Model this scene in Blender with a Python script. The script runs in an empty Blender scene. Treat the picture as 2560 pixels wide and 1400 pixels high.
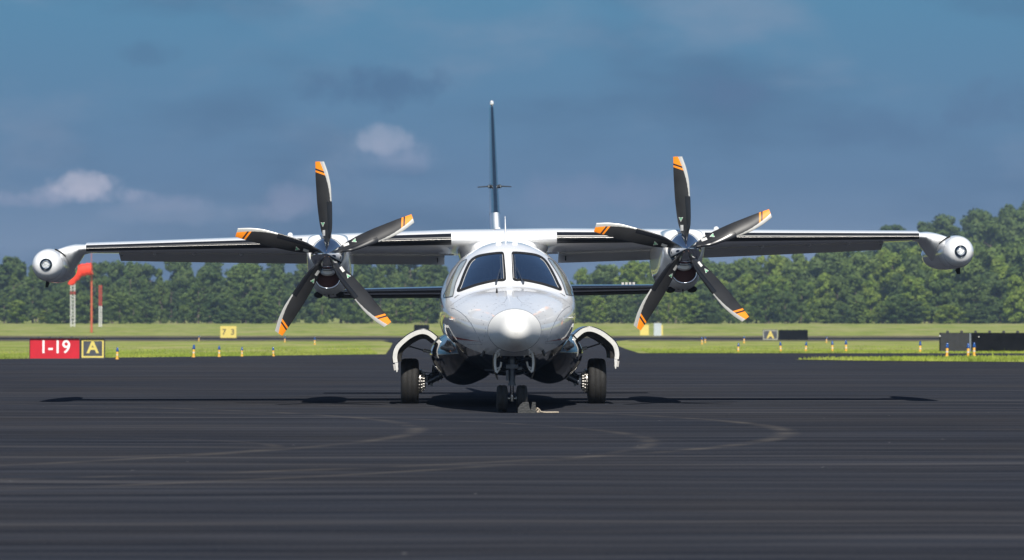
import bpy, bmesh, math, random
import numpy as np
from mathutils import Vector, Matrix
from mathutils.bvhtree import BVHTree
R = math.radians
S = bpy.context.scene
COL = S.collection
random.seed(7)
rng = np.random.RandomState(11)

# ------------------------------------------------------------------ camera
FPX, YH, CAMH = 8650.0, 815.0, 0.98        # focal length in photo pixels, horizon row, eye height
cd = bpy.data.cameras.new('camera')
cam = bpy.data.objects.new('camera', cd); COL.objects.link(cam)
cam.location = (0, 0, CAMH)
cam.rotation_euler = (R(90) + math.atan((YH - 700) / FPX), 0, 0)
cd.sensor_width = 36; cd.lens = 36 * FPX / 2560
cd.clip_start = 0.5; cd.clip_end = 20000
cd.dof.use_dof = True; cd.dof.focus_distance = 41.5; cd.dof.aperture_fstop = 4.6
S.camera = cam

# ------------------------------------------------------------------ light
SUN_EL, SUN_AZ = R(42), R(5.0)             # sun behind the camera, a little to the right
sd = bpy.data.lights.new('sun', 'SUN'); sd.energy = 5.0; sd.angle = R(0.5); sd.color = (1.0, 0.955, 0.88)
sun = bpy.data.objects.new('sun', sd); COL.objects.link(sun)
tosun = Vector((math.sin(SUN_AZ) * math.cos(SUN_EL), -math.cos(SUN_AZ) * math.cos(SUN_EL), math.sin(SUN_EL)))
sun.rotation_euler = tosun.to_track_quat('Z', 'Y').to_euler()
sun.location = (0, -50, 60)

W = bpy.data.worlds.new('World'); S.world = W; W.use_nodes = True
wn, wl = W.node_tree.nodes, W.node_tree.links
wn.clear()
def N(nodes, typ, **kw):
    n = nodes.new(typ)
    for k, v in kw.items(): setattr(n, k, v)
    return n
wo = N(wn, 'ShaderNodeOutputWorld'); bg = N(wn, 'ShaderNodeBackground'); bg.inputs[1].default_value = 0.085
sky = N(wn, 'ShaderNodeTexSky'); sky.sky_type = 'NISHITA'; sky.sun_disc = False
sky.sun_elevation = SUN_EL; sky.sun_rotation = math.pi - SUN_AZ
sky.air_density = 1.0; sky.dust_density = 0.4; sky.ozone_density = 2.0
tc = N(wn, 'ShaderNodeTexCoord'); sep = N(wn, 'ShaderNodeSeparateXYZ'); wl.new(tc.outputs['Generated'], sep.inputs[0])
ramp = N(wn, 'ShaderNodeValToRGB')         # the rain-cloud bank ahead: pale at the horizon, deeper blue above
mr = N(wn, 'ShaderNodeMapRange'); mr.inputs[1].default_value = 0.0; mr.inputs[2].default_value = 0.10
wl.new(sep.outputs['Z'], mr.inputs[0]); wl.new(mr.outputs[0], ramp.inputs[0])
e = ramp.color_ramp.elements
e[0].position = 0.0; e[0].color = (0.255, 0.345, 0.46, 1)
e[1].position = 1.0; e[1].color = (0.085, 0.250, 0.390, 1)
for p, c in ((0.22, (0.185, 0.275, 0.400, 1)), (0.42, (0.110, 0.215, 0.350, 1)), (0.70, (0.096, 0.228, 0.365, 1))):
    q = e.new(p); q.color = c
def wnoise(sx, sy, sz, scale, detail, lo, hi, off=0.0):
    mp = N(wn, 'ShaderNodeMapping'); mp.inputs['Scale'].default_value = (sx, sy, sz); mp.inputs['Location'].default_value = (off, off * .7, 0)
    wl.new(tc.outputs['Generated'], mp.inputs[0])
    nz = N(wn, 'ShaderNodeTexNoise'); nz.inputs['Scale'].default_value = scale; nz.inputs['Detail'].default_value = detail
    nz.inputs['Roughness'].default_value = .5
    wl.new(mp.outputs[0], nz.inputs['Vector'])
    m = N(wn, 'ShaderNodeMapRange'); m.interpolation_type = 'SMOOTHSTEP'; m.inputs[1].default_value = lo; m.inputs[2].default_value = hi
    wl.new(nz.outputs[0], m.inputs[0]); return m.outputs[0]
def wmath(op, a, b):
    m = N(wn, 'ShaderNodeMath', operation=op)
    for i, v in enumerate((a, b)):
        if isinstance(v, (int, float)): m.inputs[i].default_value = v
        else: wl.new(v, m.inputs[i])
    return m.outputs[0]
def wmix(f, a, b):
    m = N(wn, 'ShaderNodeMix', data_type='RGBA'); wl.new(f, m.inputs[0])
    for i, v in ((6, a), (7, b)):
        if isinstance(v, tuple): m.inputs[i].default_value = v
        else: wl.new(v, m.inputs[i])
    return m.outputs[2]
c1 = wmix(wmath('MULTIPLY', wnoise(1, 1, 3.0, 10, 5, .47, .68), .62), ramp.outputs[0], (0.062, 0.138, 0.245, 1))     # darker smudges
c2 = wmix(wmath('MULTIPLY', wnoise(1, 1, 2.4, 16, 6, .52, .76, 3.7), .42), c1, (0.27, 0.33, 0.43, 1))                # pale veils
def puff(cx, cz, w, h, amt, prev, col, up=1.0):
    # one small cloud: a soft blob round a direction, its edge broken by noise, flat-based
    u = wmath('DIVIDE', wmath('SUBTRACT', sep.outputs['X'], cx), w)
    v = wmath('DIVIDE', wmath('SUBTRACT', sep.outputs['Z'], cz), h)
    d = wmath('ADD', wmath('MULTIPLY', u, u), wmath('MULTIPLY', v, v))
    nz = N(wn, 'ShaderNodeTexNoise'); nz.inputs['Scale'].default_value = 95; nz.inputs['Detail'].default_value = 9; nz.inputs['Roughness'].default_value = .58
    wl.new(tc.outputs['Generated'], nz.inputs['Vector'])
    d = wmath('ADD', d, wmath('MULTIPLY', wmath('SUBTRACT', nz.outputs[0], .5), 3.6))
    m = N(wn, 'ShaderNodeMapRange'); m.interpolation_type = 'SMOOTHSTEP'
    m.inputs[1].default_value = 1.25; m.inputs[2].default_value = -0.2; wl.new(d, m.inputs[0])
    front = wmath('GREATER_THAN', sep.outputs['Y'], 0.0)
    return wmix(wmath('MULTIPLY', wmath('MULTIPLY', m.outputs[0], amt), front), prev, col)
def dirp(px, py): return ((px - 1280) / FPX, (YH - py) / FPX)
for px, py, w, h, a, col in (
    (205, 490, 190, 26, .75, (0.38, 0.42, 0.54, 1)), (225, 468, 90, 40, .75, (0.52, 0.53, 0.62, 1)), (90, 505, 120, 22, .5, (0.30, 0.35, 0.48, 1)), (420, 505, 160, 26, .45, (0.26, 0.32, 0.45, 1)),
    (985, 390, 140, 46, .60, (0.29, 0.35, 0.48, 1)), (945, 355, 90, 40, .65, (0.36, 0.42, 0.53, 1)),
    (940, 215, 190, 60, .75, (0.065, 0.150, 0.270, 1)), (930, 430, 150, 28, .5, (0.080, 0.17, 0.30, 1)),
    (720, 500, 90, 50, .55, (0.24, 0.29, 0.42, 1)), (1790, 235, 150, 48, .45, (0.095, 0.17, 0.30, 1)),
    (370, 140, 90, 36, .40, (0.065, 0.150, 0.260, 1)), (2200, 330, 200, 60, .40, (0.08, 0.17, 0.30, 1)), (2480, 260, 160, 70, .45, (0.08, 0.16, 0.28, 1)),
    (480, 530, 300, 34, .45, (0.24, 0.31, 0.43, 1)), (1500, 480, 260, 50, .35, (0.22, 0.28, 0.42, 1))):
    x_, z_ = dirp(px, py); c2 = puff(x_, z_, w / FPX, h / FPX, a, c2, col)
bank = wmath('MULTIPLY', wmath('GREATER_THAN', 1.0, 0.0), 1.0)
mb = N(wn, 'ShaderNodeMapRange'); mb.interpolation_type = 'SMOOTHSTEP'; mb.inputs[1].default_value = 0.34; mb.inputs[2].default_value = 0.13
wl.new(sep.outputs['Z'], mb.inputs[0])
mf = N(wn, 'ShaderNodeMapRange'); mf.interpolation_type = 'SMOOTHSTEP'; mf.inputs[1].default_value = -0.1; mf.inputs[2].default_value = 0.5
wl.new(sep.outputs['Y'], mf.inputs[0])
bankf = wmath('MULTIPLY', mb.outputs[0], mf.outputs[0])
gain = N(wn, 'ShaderNodeMix', data_type='RGBA', blend_type='MULTIPLY'); gain.inputs[0].default_value = 1
wl.new(c2, gain.inputs[6]); gain.inputs[7].default_value = (.88 / .085, .87 / .085, .91 / .085, 1)
fin_ = wmix(bankf, sky.outputs[0], gain.outputs[2])
wl.new(fin_, bg.inputs[0]); wl.new(bg.outputs[0], wo.inputs[0])

S.view_settings.view_transform = 'Standard'; S.view_settings.look = 'None'
S.view_settings.exposure = 0.25; S.view_settings.gamma = 1.0
S.render.engine = 'CYCLES'
S.render.resolution_x = 1024; S.render.resolution_y = 560

# ------------------------------------------------------------------ node expression helper
class G:
    def __init__(s, name):
        s.m = bpy.data.materials.new(name); s.m.use_nodes = True
        s.n, s.l = s.m.node_tree.nodes, s.m.node_tree.links
        s.b = s.n['Principled BSDF']
        s.tc = N(s.n, 'ShaderNodeTexCoord')
    def math(s, op, a, b=0.0, c=None):
        m = N(s.n, 'ShaderNodeMath', operation=op)
        for i, v in enumerate((a, b) if c is None else (a, b, c)):
            if isinstance(v, (int, float)): m.inputs[i].default_value = v
            else: s.l.new(v, m.inputs[i])
        return m.outputs[0]
    def gt(s, a, b, soft=.0015):
        if isinstance(b, (int, float)) and soft == 0: return s.math('GREATER_THAN', a, b)
        m = N(s.n, 'ShaderNodeMapRange'); m.inputs[1].default_value = -soft; m.inputs[2].default_value = soft
        s.l.new(s.math('SUBTRACT', a, b), m.inputs[0]); return m.outputs[0]
    def xyz(s, which='Object'):
        sp = N(s.n, 'ShaderNodeSeparateXYZ'); s.l.new(s.tc.outputs[which], sp.inputs[0]); return sp.outputs
    def noise(s, scale, detail=3, stretch=(1, 1, 1), lo=.3, hi=.7, coord='Object', rough=.5, loc=(0, 0, 0)):
        mp = N(s.n, 'ShaderNodeMapping'); mp.inputs['Scale'].default_value = stretch; mp.inputs['Location'].default_value = loc
        s.l.new(s.tc.outputs[coord] if isinstance(coord, str) else coord, mp.inputs[0])
        z = N(s.n, 'ShaderNodeTexNoise'); z.inputs['Scale'].default_value = scale; z.inputs['Detail'].default_value = detail
        z.inputs['Roughness'].default_value = rough; s.l.new(mp.outputs[0], z.inputs['Vector'])
        m = N(s.n, 'ShaderNodeMapRange'); m.inputs[1].default_value = lo; m.inputs[2].default_value = hi
        s.l.new(z.outputs[0], m.inputs[0]); return m.outputs[0]
    def mix(s, f, a, b):
        m = N(s.n, 'ShaderNodeMix', data_type='RGBA')
        if isinstance(f, (int, float)): m.inputs[0].default_value = f
        else: s.l.new(f, m.inputs[0])
        for i, v in ((6, a), (7, b)):
            if isinstance(v, tuple): m.inputs[i].default_value = (*v[:3], 1)
            else: s.l.new(v, m.inputs[i])
        return m.outputs[2]
    def set(s, **kw):
        for k, v in kw.items():
            k = {'color': 'Base Color', 'rough': 'Roughness', 'metal': 'Metallic', 'coat': 'Coat Weight', 'spec': 'Specular IOR Level',
                 'coatr': 'Coat Roughness', 'emis': 'Emission Color', 'emiss': 'Emission Strength', 'trans': 'Transmission Weight', 'sub': 'Subsurface Weight'}[k]
            if isinstance(v, (int, float)): s.b.inputs[k].default_value = v
            elif isinstance(v, tuple): s.b.inputs[k].default_value = (*v[:3], 1)
            else: s.l.new(v, s.b.inputs[k])
        return s
    def bump(s, h, dist, strength=1.0):
        b = N(s.n, 'ShaderNodeBump'); b.inputs['Distance'].default_value = dist; b.inputs['Strength'].default_value = strength
        s.l.new(h, b.inputs['Height']); s.l.new(b.outputs[0], s.b.inputs['Normal']); return s
def plain(name, col, rough=.4, metal=0.0, coat=0.0, var=.12, scale=8, bump=0.0, spec=.5, coatr=.03):
    g = G(name)
    c = g.mix(g.noise(scale, 4), tuple(x * (1 - var) for x in col), tuple(min(1, x * (1 + var)) for x in col))
    g.set(color=c, rough=rough, metal=metal, coat=coat, spec=spec, coatr=coatr)
    if bump: g.bump(g.noise(scale * 6, 3), bump)
    return g.m

M = {}
M['white'] = plain('white_paint', (.82, .82, .815), .32, coat=1.0, var=.015, scale=3, coatr=.04)
M['radome'] = plain('radome_paint', (.74, .73, .70), .65, spec=.05, coat=.0, var=.015, scale=4)
M['black'] = plain('black_gloss_paint', (.007, .008, .011), .12, coat=1.0, var=.2, coatr=.03)
M['navy'] = plain('navy_paint_and_ring_reflection', (.010, .022, .040), .22, coat=1.0, var=.1, coatr=.06)
M['boot'] = plain('boot_rubber', (.010, .011, .014), .28, coat=.25, var=.2, scale=20, coatr=.2, spec=.35)
M['chrome'] = plain('polished_metal', (.62, .64, .68), .045, metal=1.0, var=.02)
M['steel'] = plain('dull_steel', (.55, .53, .50), .32, metal=1.0, var=.15, scale=30)
M['castwhite'] = plain('light_cast_metal', (.48, .46, .43), .4, metal=.3, var=.1, scale=30)
M['gearblack'] = plain('dark_gear_metal', (.055, .066, .088), .34, metal=.4, var=.3, scale=25)
M['gearedge'] = plain('off_white_door_edge', (.56, .555, .53), .45, var=.08, scale=20)
M['inner'] = plain('dark_inner_skin', (.035, .034, .033), .55, var=.4, scale=12)
M['mattblack'] = plain('matt_black_and_bay_shade', (.006, .006, .007), .8, var=.3)
M['inletred'] = plain('red_inlet_cover', (.045, .003, .002), .6, var=.2)
M['tyre'] = plain('tyre_rubber', (.012, .0115, .011), .75, var=.3, scale=14, bump=.002)
M['red'] = plain('thin_red_mark', (.5, .02, .01), .3, coat=.5)
M['orange'] = plain('orange_mark', (.8, .12, .01), .4)
M['rivet'] = plain('dark_rivet', (.09, .10, .12), .5)
M['green'] = plain('green_sticker', (.04, .42, .16), .4, var=.1)
M['label'] = plain('white_label', (.70, .68, .64), .5, var=.1, scale=90)
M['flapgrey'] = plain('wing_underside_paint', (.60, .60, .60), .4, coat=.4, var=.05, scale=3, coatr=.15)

def fuselage_mat():
    g = G('fuselage_paint'); o = g.xyz()
    # black belly: its top edge runs low at the nose and rises aft; y is the distance behind the wing's leading edge
    t = N(g.n, 'ShaderNodeMapRange'); t.interpolation_type = 'SMOOTHSTEP'
    t.inputs[1].default_value = -5.0; t.inputs[2].default_value = -1.6; t.inputs[3].default_value = .64; t.inputs[4].default_value = 1.10
    g.l.new(o['Y'], t.inputs[0])
    m = g.gt(t.outputs[0], o['Z'], .003)
    line = g.math('SUBTRACT', o['Z'], g.math('ADD', g.math('MULTIPLY', g.math('ADD', o['Y'], 5.0), .028), .80))
    rl = g.math('MULTIPLY', g.gt(g.math('ADD', g.math('MULTIPLY', g.math('ADD', o['Y'], 4.9), .011), .0), g.math('ABSOLUTE', line), .002),
                g.math('MULTIPLY', g.gt(o['Y'], -4.85, .01), g.gt(-2.6, o['Y'], .05)))
    c = g.mix(m, g.mix(rl, g.mix(g.noise(4, 3), (.85, .85, .845), (.87, .87, .865)), (.45, .02, .012)), (.007, .008, .011))
    g.set(color=c, rough=g.math('SUBTRACT', .32, g.math('MULTIPLY', m, .2)), coat=1.0, coatr=.035)
    return g.m
M['fuse'] = fuselage_mat()

def blade_mat():
    g = G('blade_paint'); o = g.xyz(); x, r = o['X'], o['Z']
    s = g.math('ADD', r, g.math('MULTIPLY', g.math('ADD', x, .128), .38))
    org = g.math('MAXIMUM', g.gt(s, 1.046), g.math('MULTIPLY', g.gt(s, 1.000), g.gt(1.024, s)))
    rr = np.array([.62, .65, .85, .96, 1.07, 1.126]); xx = np.array([.052, .048, .022, -.012, -.046, -.075])
    k = np.polyfit(rr, xx, 2)
    ed = g.math('ADD', g.math('MULTIPLY', g.math('ADD', g.math('MULTIPLY', r, float(k[0])), float(k[1])), r), float(k[2]))
    ed = g.math('ADD', ed, g.math('MULTIPLY', g.math('SUBTRACT', g.noise(60, 2), .5), .006))
    strip = g.math('MULTIPLY', g.gt(x, ed), g.gt(r, .640))
    boot = g.math('MULTIPLY', g.math('MULTIPLY', g.gt(x, g.math('SUBTRACT', .03, g.math('MULTIPLY', r, .04)), .001), g.gt(.640, r)), g.gt(r, .19))
    base = g.mix(g.noise(5, 3, lo=.2, hi=.8), (.016, .0165, .018), (.030, .030, .031))
    c = g.mix(boot, base, (.010, .011, .014)); c = g.mix(org, c, (.95, .27, .015)); c = g.mix(strip, c, (.50, .49, .46))
    ro = g.math('SUBTRACT', .36, g.math('MULTIPLY', g.math('MAXIMUM', boot, 0), .12))
    g.set(color=c, rough=ro, coat=.10, coatr=.2, metal=g.math('MULTIPLY', strip, .35), spec=.3)
    g.bump(boot, .006)
    return g.m
M['blade'] = blade_mat()

def glass_mat(name, col, rough=.02):
    g = G(name); c = g.mix(g.noise(3, 3), col, tuple(x * 1.8 for x in col))
    g.set(color=c, rough=rough, spec=.5, coat=.3); return g.m
M['glass'] = glass_mat('dark_cabin_glass', (.010, .020, .045))
def pane_mat():
    m = bpy.data.materials.new('tinted_windscreen_glass'); m.use_nodes = True; n, l = m.node_tree.nodes, m.node_tree.links
    n.remove(n['Principled BSDF']); t = n.new('ShaderNodeBsdfTransparent'); t.inputs[0].default_value = (.42, .56, .72, 1)
    gl = n.new('ShaderNodeBsdfGlossy'); gl.inputs['Roughness'].default_value = .02; gl.inputs[0].default_value = (.8, .9, 1, 1)
    fr = n.new('ShaderNodeFresnel'); fr.inputs[0].default_value = 1.55; mx = n.new('ShaderNodeMixShader')
    ad = n.new('ShaderNodeMath'); ad.operation = 'ADD'; ad.inputs[1].default_value = .42; l.new(fr.outputs[0], ad.inputs[0]); l.new(ad.outputs[0], mx.inputs[0]); l.new(t.outputs[0], mx.inputs[1]); l.new(gl.outputs[0], mx.inputs[2]); l.new(mx.outputs[0], n['Material Output'].inputs[0]); return m
M['pane'] = pane_mat()
M['liner'] = plain('cabin_liner', (.10, .12, .16), .8, var=.15); M['seat'] = plain('seat_leather', (.16, .18, .22), .6, var=.15); M['panelgrey'] = plain('bulkhead_grey', (.40, .44, .50), .8, var=.08)
M['sideglass'] = plain('side_window_blind', (.42, .42, .34), .08, coat=1, var=.35, scale=2.5)
M['lens'] = plain('lamp_lens', (.75, .78, .78), .12, metal=.5, var=.4, scale=60)

def asphalt_mat():
    g = G('asphalt'); o = g.xyz()
    wv = N(g.n, 'ShaderNodeTexNoise'); wv.inputs['Scale'].default_value = .22; wv.inputs['Detail'].default_value = 3; g.l.new(g.tc.outputs['Object'], wv.inputs['Vector'])
    va = N(g.n, 'ShaderNodeVectorMath', operation='MULTIPLY_ADD'); g.l.new(wv.outputs['Color'], va.inputs[0]); va.inputs[1].default_value = (0, .9, 0); g.l.new(g.tc.outputs['Object'], va.inputs[2]); W_ = va.outputs[0]
    st = g.noise(1.0, 6, (.10, 2.1, 1), .40, .60, coord=W_)                # long streaks left by the paver, across the view
    st2 = g.noise(1.0, 6, (.22, 7.5, 1), .48, .66, rough=.68, coord=W_)
    big = g.noise(.22, 5, (1, .7, 1), .42, .66, rough=.6)
    seams = g.noise(1.0, 4, (.07, 1.5, 1), .56, .66, loc=(5, 2, 0), coord=W_)
    fine = g.noise(38, 6, lo=.35, hi=.68, rough=.7)
    c = g.mix(st, (.0105, .0145, .0235), (.0250, .0305, .0430))
    c = g.mix(g.math('MULTIPLY', st2, .75), c, (.064, .065, .075))
    c = g.mix(g.math('MULTIPLY', seams, .60), c, (.085, .082, .086))
    near = N(g.n, 'ShaderNodeMapRange'); near.inputs[1].default_value = 45; near.inputs[2].default_value = 18; g.l.new(o['Y'], near.inputs[0])
    c = g.mix(g.math('MULTIPLY', big, .35), c, (.040, .036, .034))
    c = g.mix(g.math('MULTIPLY', fine, .30), c, (.075, .073, .074))
    vor = N(g.n, 'ShaderNodeTexVoronoi'); vor.inputs['Scale'].default_value = 1.9; g.l.new(g.tc.outputs['Object'], vor.inputs['Vector'])
    c = g.mix(g.gt(.020, vor.outputs['Distance'], .003), c, (.34, .33, .32))     # pale grit
    def ring(pts, w, amt, side, cprev):
        (ax, ay), (bx, by), (cx, cy) = pts
        d = 2 * (ax * (by - cy) + bx * (cy - ay) + cx * (ay - by))
        ux = ((ax*ax+ay*ay)*(by-cy) + (bx*bx+by*by)*(cy-ay) + (cx*cx+cy*cy)*(ay-by)) / d
        uy = ((ax*ax+ay*ay)*(cx-bx) + (bx*bx+by*by)*(ax-cx) + (cx*cx+cy*cy)*(bx-ax)) / d
        rad = math.hypot(ax - ux, ay - uy)
        dx = g.math('SUBTRACT', o['X'], ux); dy = g.math('SUBTRACT', o['Y'], uy)
        q = g.math('SQRT', g.math('ADD', g.math('MULTIPLY', dx, dx), g.math('MULTIPLY', dy, dy)))
        q = g.math('ABSOLUTE', g.math('SUBTRACT', q, rad))
        m = N(g.n, 'ShaderNodeMapRange'); m.interpolation_type = 'SMOOTHSTEP'; m.inputs[1].default_value = w; m.inputs[2].default_value = 0; g.l.new(q, m.inputs[0])
        f = g.math('MULTIPLY', m.outputs[0], g.gt(dx, rad * .25, rad * .5))
        f = g.math('MULTIPLY', f, g.math('MULTIPLY', g.noise(1.6, 5, lo=.35, hi=.68), amt))
        return g.mix(f, cprev, (.115, .103, .092))
    def gp(px, py): D = FPX * CAMH / (py - YH); return ((px - 1280) * D / FPX, D)
    c = ring((gp(1560, 1036), gp(1966, 1080), gp(1740, 1122)), .16, .60, 1, c)
    c = ring((gp(1330, 1062), gp(1622, 1110), gp(1480, 1140)), .13, .50, 1, c)
    c = ring((gp(840, 1040), gp(1038, 1078), gp(800, 1115)), .15, .55, 1, c)
    c = ring((gp(300, 1095), gp(640, 1125), gp(330, 1140)), .12, .40, 1, c)
    g.set(color=c, rough=g.math('ADD', .52, g.math('MULTIPLY', st, .2)), spec=.0)
    g.bump(g.math('ADD', g.noise(90, 3), g.math('MULTIPLY', st2, .6)), .004, .6)
    return g.m
M['asphalt'] = asphalt_mat()

def grass_mat(name, a, b, dry, k=.35):
    g = G(name)
    c = g.mix(g.noise(.35, 5, (1, .22, 1), .38, .62), a, b)
    c = g.mix(g.math('MULTIPLY', g.noise(.16, 5, (1, .30, 1), .44, .64, loc=(7, 3, 0)), k), c, dry)
    c = g.mix(g.math('MULTIPLY', g.noise(.9, 4, (1, .25, 1), .50, .66, loc=(1, 9, 0)), .45), c, tuple(x * .55 for x in a))
    c = g.mix(g.math('MULTIPLY', g.noise(9, 3), .25), c, tuple(x * .6 for x in a))
    g.set(color=c, rough=.95, spec=.02)
    return g.m
M['grass'] = grass_mat('field_grass', (.215, .265, .055), (.310, .345, .085), (.42, .37, .18), .65)
M['blades'] = grass_mat('grass_blades', (.190, .260, .040), (.290, .340, .060), (.36, .33, .15), .35)
M['dirt'] = plain('dry_verge', (.12, .095, .06), .95, var=.5, scale=1.3)

def leaf_mat(name, lo, hi, yel):
    g = G(name); oi = N(g.n, 'ShaderNodeObjectInfo')
    geo = N(g.n, 'ShaderNodeNewGeometry')
    c = g.mix(oi.outputs['Random'], lo, hi)
    c = g.mix(g.math('MULTIPLY', g.noise(.45, 3, lo=.4, hi=.7), .55), c, yel)
    c = g.mix(g.math('MULTIPLY', g.noise(2.5, 2), .4), c, tuple(x * .55 for x in lo))
    g.set(color=c, rough=.7, spec=.2)
    tr = N(g.n, 'ShaderNodeBsdfTranslucent'); g.l.new(c, tr.inputs[0])
    mx = N(g.n, 'ShaderNodeMixShader'); mx.inputs[0].default_value = .25
    g.l.new(g.b.outputs[0], mx.inputs[1]); g.l.new(tr.outputs[0], mx.inputs[2])
    g.l.new(mx.outputs[0], g.n['Material Output'].inputs[0])
    return g.m
M['leaf'] = leaf_mat('leaves_mid_green', (.070, .125, .036), (.150, .215, .050), (.205, .255, .065))
M['leafdark'] = leaf_mat('leaves_dark_green', (.052, .098, .034), (.115, .170, .045), (.155, .195, .055))
M['leafbright'] = leaf_mat('leaves_bright_green', (.110, .190, .034), (.210, .290, .045), (.290, .320, .065))
M['bark'] = plain('bark', (.13, .10, .08), .9, var=.3, scale=3)

# ------------------------------------------------------------------ mesh helpers
def link(name, me, parent=None, loc=None, rot=None):
    o = bpy.data.objects.new(name, me); COL.objects.link(o)
    if parent: o.parent = parent
    if loc is not None: o.location = loc
    if rot is not None: o.rotation_euler = rot
    return o
def tag(o, label=None, cat=None, group=None, kind=None):
    if label: o['label'] = label
    if cat: o['category'] = cat
    if group: o['group'] = group
    if kind: o['kind'] = kind
    return o
class MB:
    def __init__(s): s.v, s.f, s.mi, s.sm = [], [], [], []
    def add(s, vs, fs, mi=0, smooth=True):
        o = len(s.v); s.v += [tuple(v) for v in vs]; s.f += [tuple(i + o for i in f) for f in fs]
        s.mi += [mi] * len(fs); s.sm += [smooth] * len(fs); return s
    def box(s, c, d, mi=0, rot=None):
        vs = [Vector((sx * d[0] / 2, sy * d[1] / 2, sz * d[2] / 2)) for sx in (-1, 1) for sy in (-1, 1) for sz in (-1, 1)]
        if rot: vs = [rot @ v for v in vs]
        vs = [v + Vector(c) for v in vs]
        return s.add(vs, [(0, 1, 3, 2), (4, 6, 7, 5), (0, 4, 5, 1), (2, 3, 7, 6), (0, 2, 6, 4), (1, 5, 7, 3)], mi, False)
    def tube(s, pts, r, n=12, mi=0, caps=True):
        pts = [Vector(p) for p in pts]; rs = r if isinstance(r, (list, tuple)) else [r] * len(pts)
        vs, fs = [], []
        up = None
        for i, p in enumerate(pts):
            t = (pts[min(i + 1, len(pts) - 1)] - pts[max(i - 1, 0)]).normalized()
            if up is None: up = t.orthogonal().normalized()
            a = (up - t * up.dot(t)).normalized(); up = a; b = t.cross(a)
            vs += [p + (a * math.cos(2 * math.pi * k / n) + b * math.sin(2 * math.pi * k / n)) * rs[i] for k in range(n)]
        for i in range(len(pts) - 1):
            for k in range(n):
                fs.append((i * n + k, i * n + (k + 1) % n, (i + 1) * n + (k + 1) % n, (i + 1) * n + k))
        s.add(vs, fs, mi, True)
        if caps:
            s.add(vs[:n], [tuple(reversed(range(n)))], mi, False); s.add(vs[-n:], [tuple(range(n))], mi, False)
        return s
    def lathe(s, prof, origin=(0, 0, 0), axis='y', n=48, mi=0):
        # prof: list of (along, radius)
        vs, fs = [], []
        for a, r in prof:
            for k in range(n):
                t = 2 * math.pi * k / n; c, q = math.cos(t) * r, math.sin(t) * r
                p = {'y': (c, a, q), 'x': (a, c, q), 'z': (c, q, a)}[axis]
                vs.append((p[0] + origin[0], p[1] + origin[1], p[2] + origin[2]))
        for i in range(len(prof) - 1):
            for k in range(n): fs.append((i * n + k, i * n + (k + 1) % n, (i + 1) * n + (k + 1) % n, (i + 1) * n + k))
        return s.add(vs, fs, mi)
    def rings(s, rings, mi=0, cap0=True, cap1=True, closed=True):
        n = len(rings[0]); vs = [p for r in rings for p in r]; fs = []
        for i in range(len(rings) - 1):
            for k in range(n if closed else n - 1):
                fs.append((i * n + k, i * n + (k + 1) % n, (i + 1) * n + (k + 1) % n, (i + 1) * n + k))
        s.add(vs, fs, mi)
        if cap0: s.add(rings[0], [tuple(range(n))], mi, False)
        if cap1: s.add(rings[-1], [tuple(range(n))], mi, False)
        return s
    def build(s, name, mats, parent=None, roll=False, fix=True, **kw):
        vs = s.v
        if roll: vs = [tuple(ROLL @ Vector(v)) for v in vs]
        me = bpy.data.meshes.new(name); me.from_pydata(vs, [], s.f)
        for m in (mats if isinstance(mats, (list, tuple)) else [mats]): me.materials.append(m)
        me.polygons.foreach_set('material_index', s.mi); me.polygons.foreach_set('use_smooth', s.sm)
        me.update()
        if fix:
            bm = bmesh.new(); bm.from_mesh(me); bmesh.ops.remove_doubles(bm, verts=bm.verts, dist=1e-5) if kw.get('weld') else None
            bmesh.ops.recalc_face_normals(bm, faces=bm.faces); bm.to_mesh(me); bm.free()
        return link(name, me, parent, kw.get('loc'), kw.get('rot'))
def pchip(xs, ys, q):
    xs, ys = np.array(xs, float), np.array(ys, float); h = np.diff(xs); d = np.diff(ys) / h
    m = np.zeros(len(xs)); m[0], m[-1] = d[0], d[-1]
    for i in range(1, len(xs) - 1):
        if d[i-1] * d[i] > 0:
            w1, w2 = 2 * h[i] + h[i-1], h[i] + 2 * h[i-1]; m[i] = (w1 + w2) / (w1 / d[i-1] + w2 / d[i])
    q = np.clip(q, xs[0], xs[-1]); i = np.clip(np.searchsorted(xs, q) - 1, 0, len(xs) - 2)
    t = (q - xs[i]) / h[i]; t2, t3 = t * t, t ** 3
    return (2*t3-3*t2+1)*ys[i] + (t3-2*t2+t)*h[i]*m[i] + (-2*t3+3*t2)*ys[i+1] + (t3-t2)*h[i]*m[i+1]
def catmull(pts, n=8, closed=False):
    P = [Vector(p) for p in pts]; out = []; L = len(P)
    for i in range(L if closed else L - 1):
        g = (lambda k: P[k % L]) if closed else (lambda k: P[max(0, min(L - 1, k))])
        a, b, c, d = g(i - 1), g(i), g(i + 1), g(i + 2)
        for j in range(n):
            t = j / n
            out.append(.5 * ((2 * b) + (c - a) * t + (2*a - 5*b + 4*c - d) * t*t + (3*b - a - 3*c + d) * t**3))
    if not closed: out.append(P[-1])
    return out

# ================================================================== AIRCRAFT
# local frame: x to the picture's right, y away from the camera with 0 at the wing's leading edge plane + 0.75 m, z up from the ground
RA = R(0.86)
ROLL = Matrix.Translation((0, 0, 1.9)) @ Matrix.Rotation(-RA, 4, 'Y') @ Matrix.Translation((0, 0, -1.9))
AC = link('turboprop_aircraft', None, None, (-0.115, 44.0, 0), (0, 0, R(1.40)))
tag(AC, 'white high wing twin turboprop with black belly and orange tipped propellers parked nose on', 'aircraft')

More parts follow.
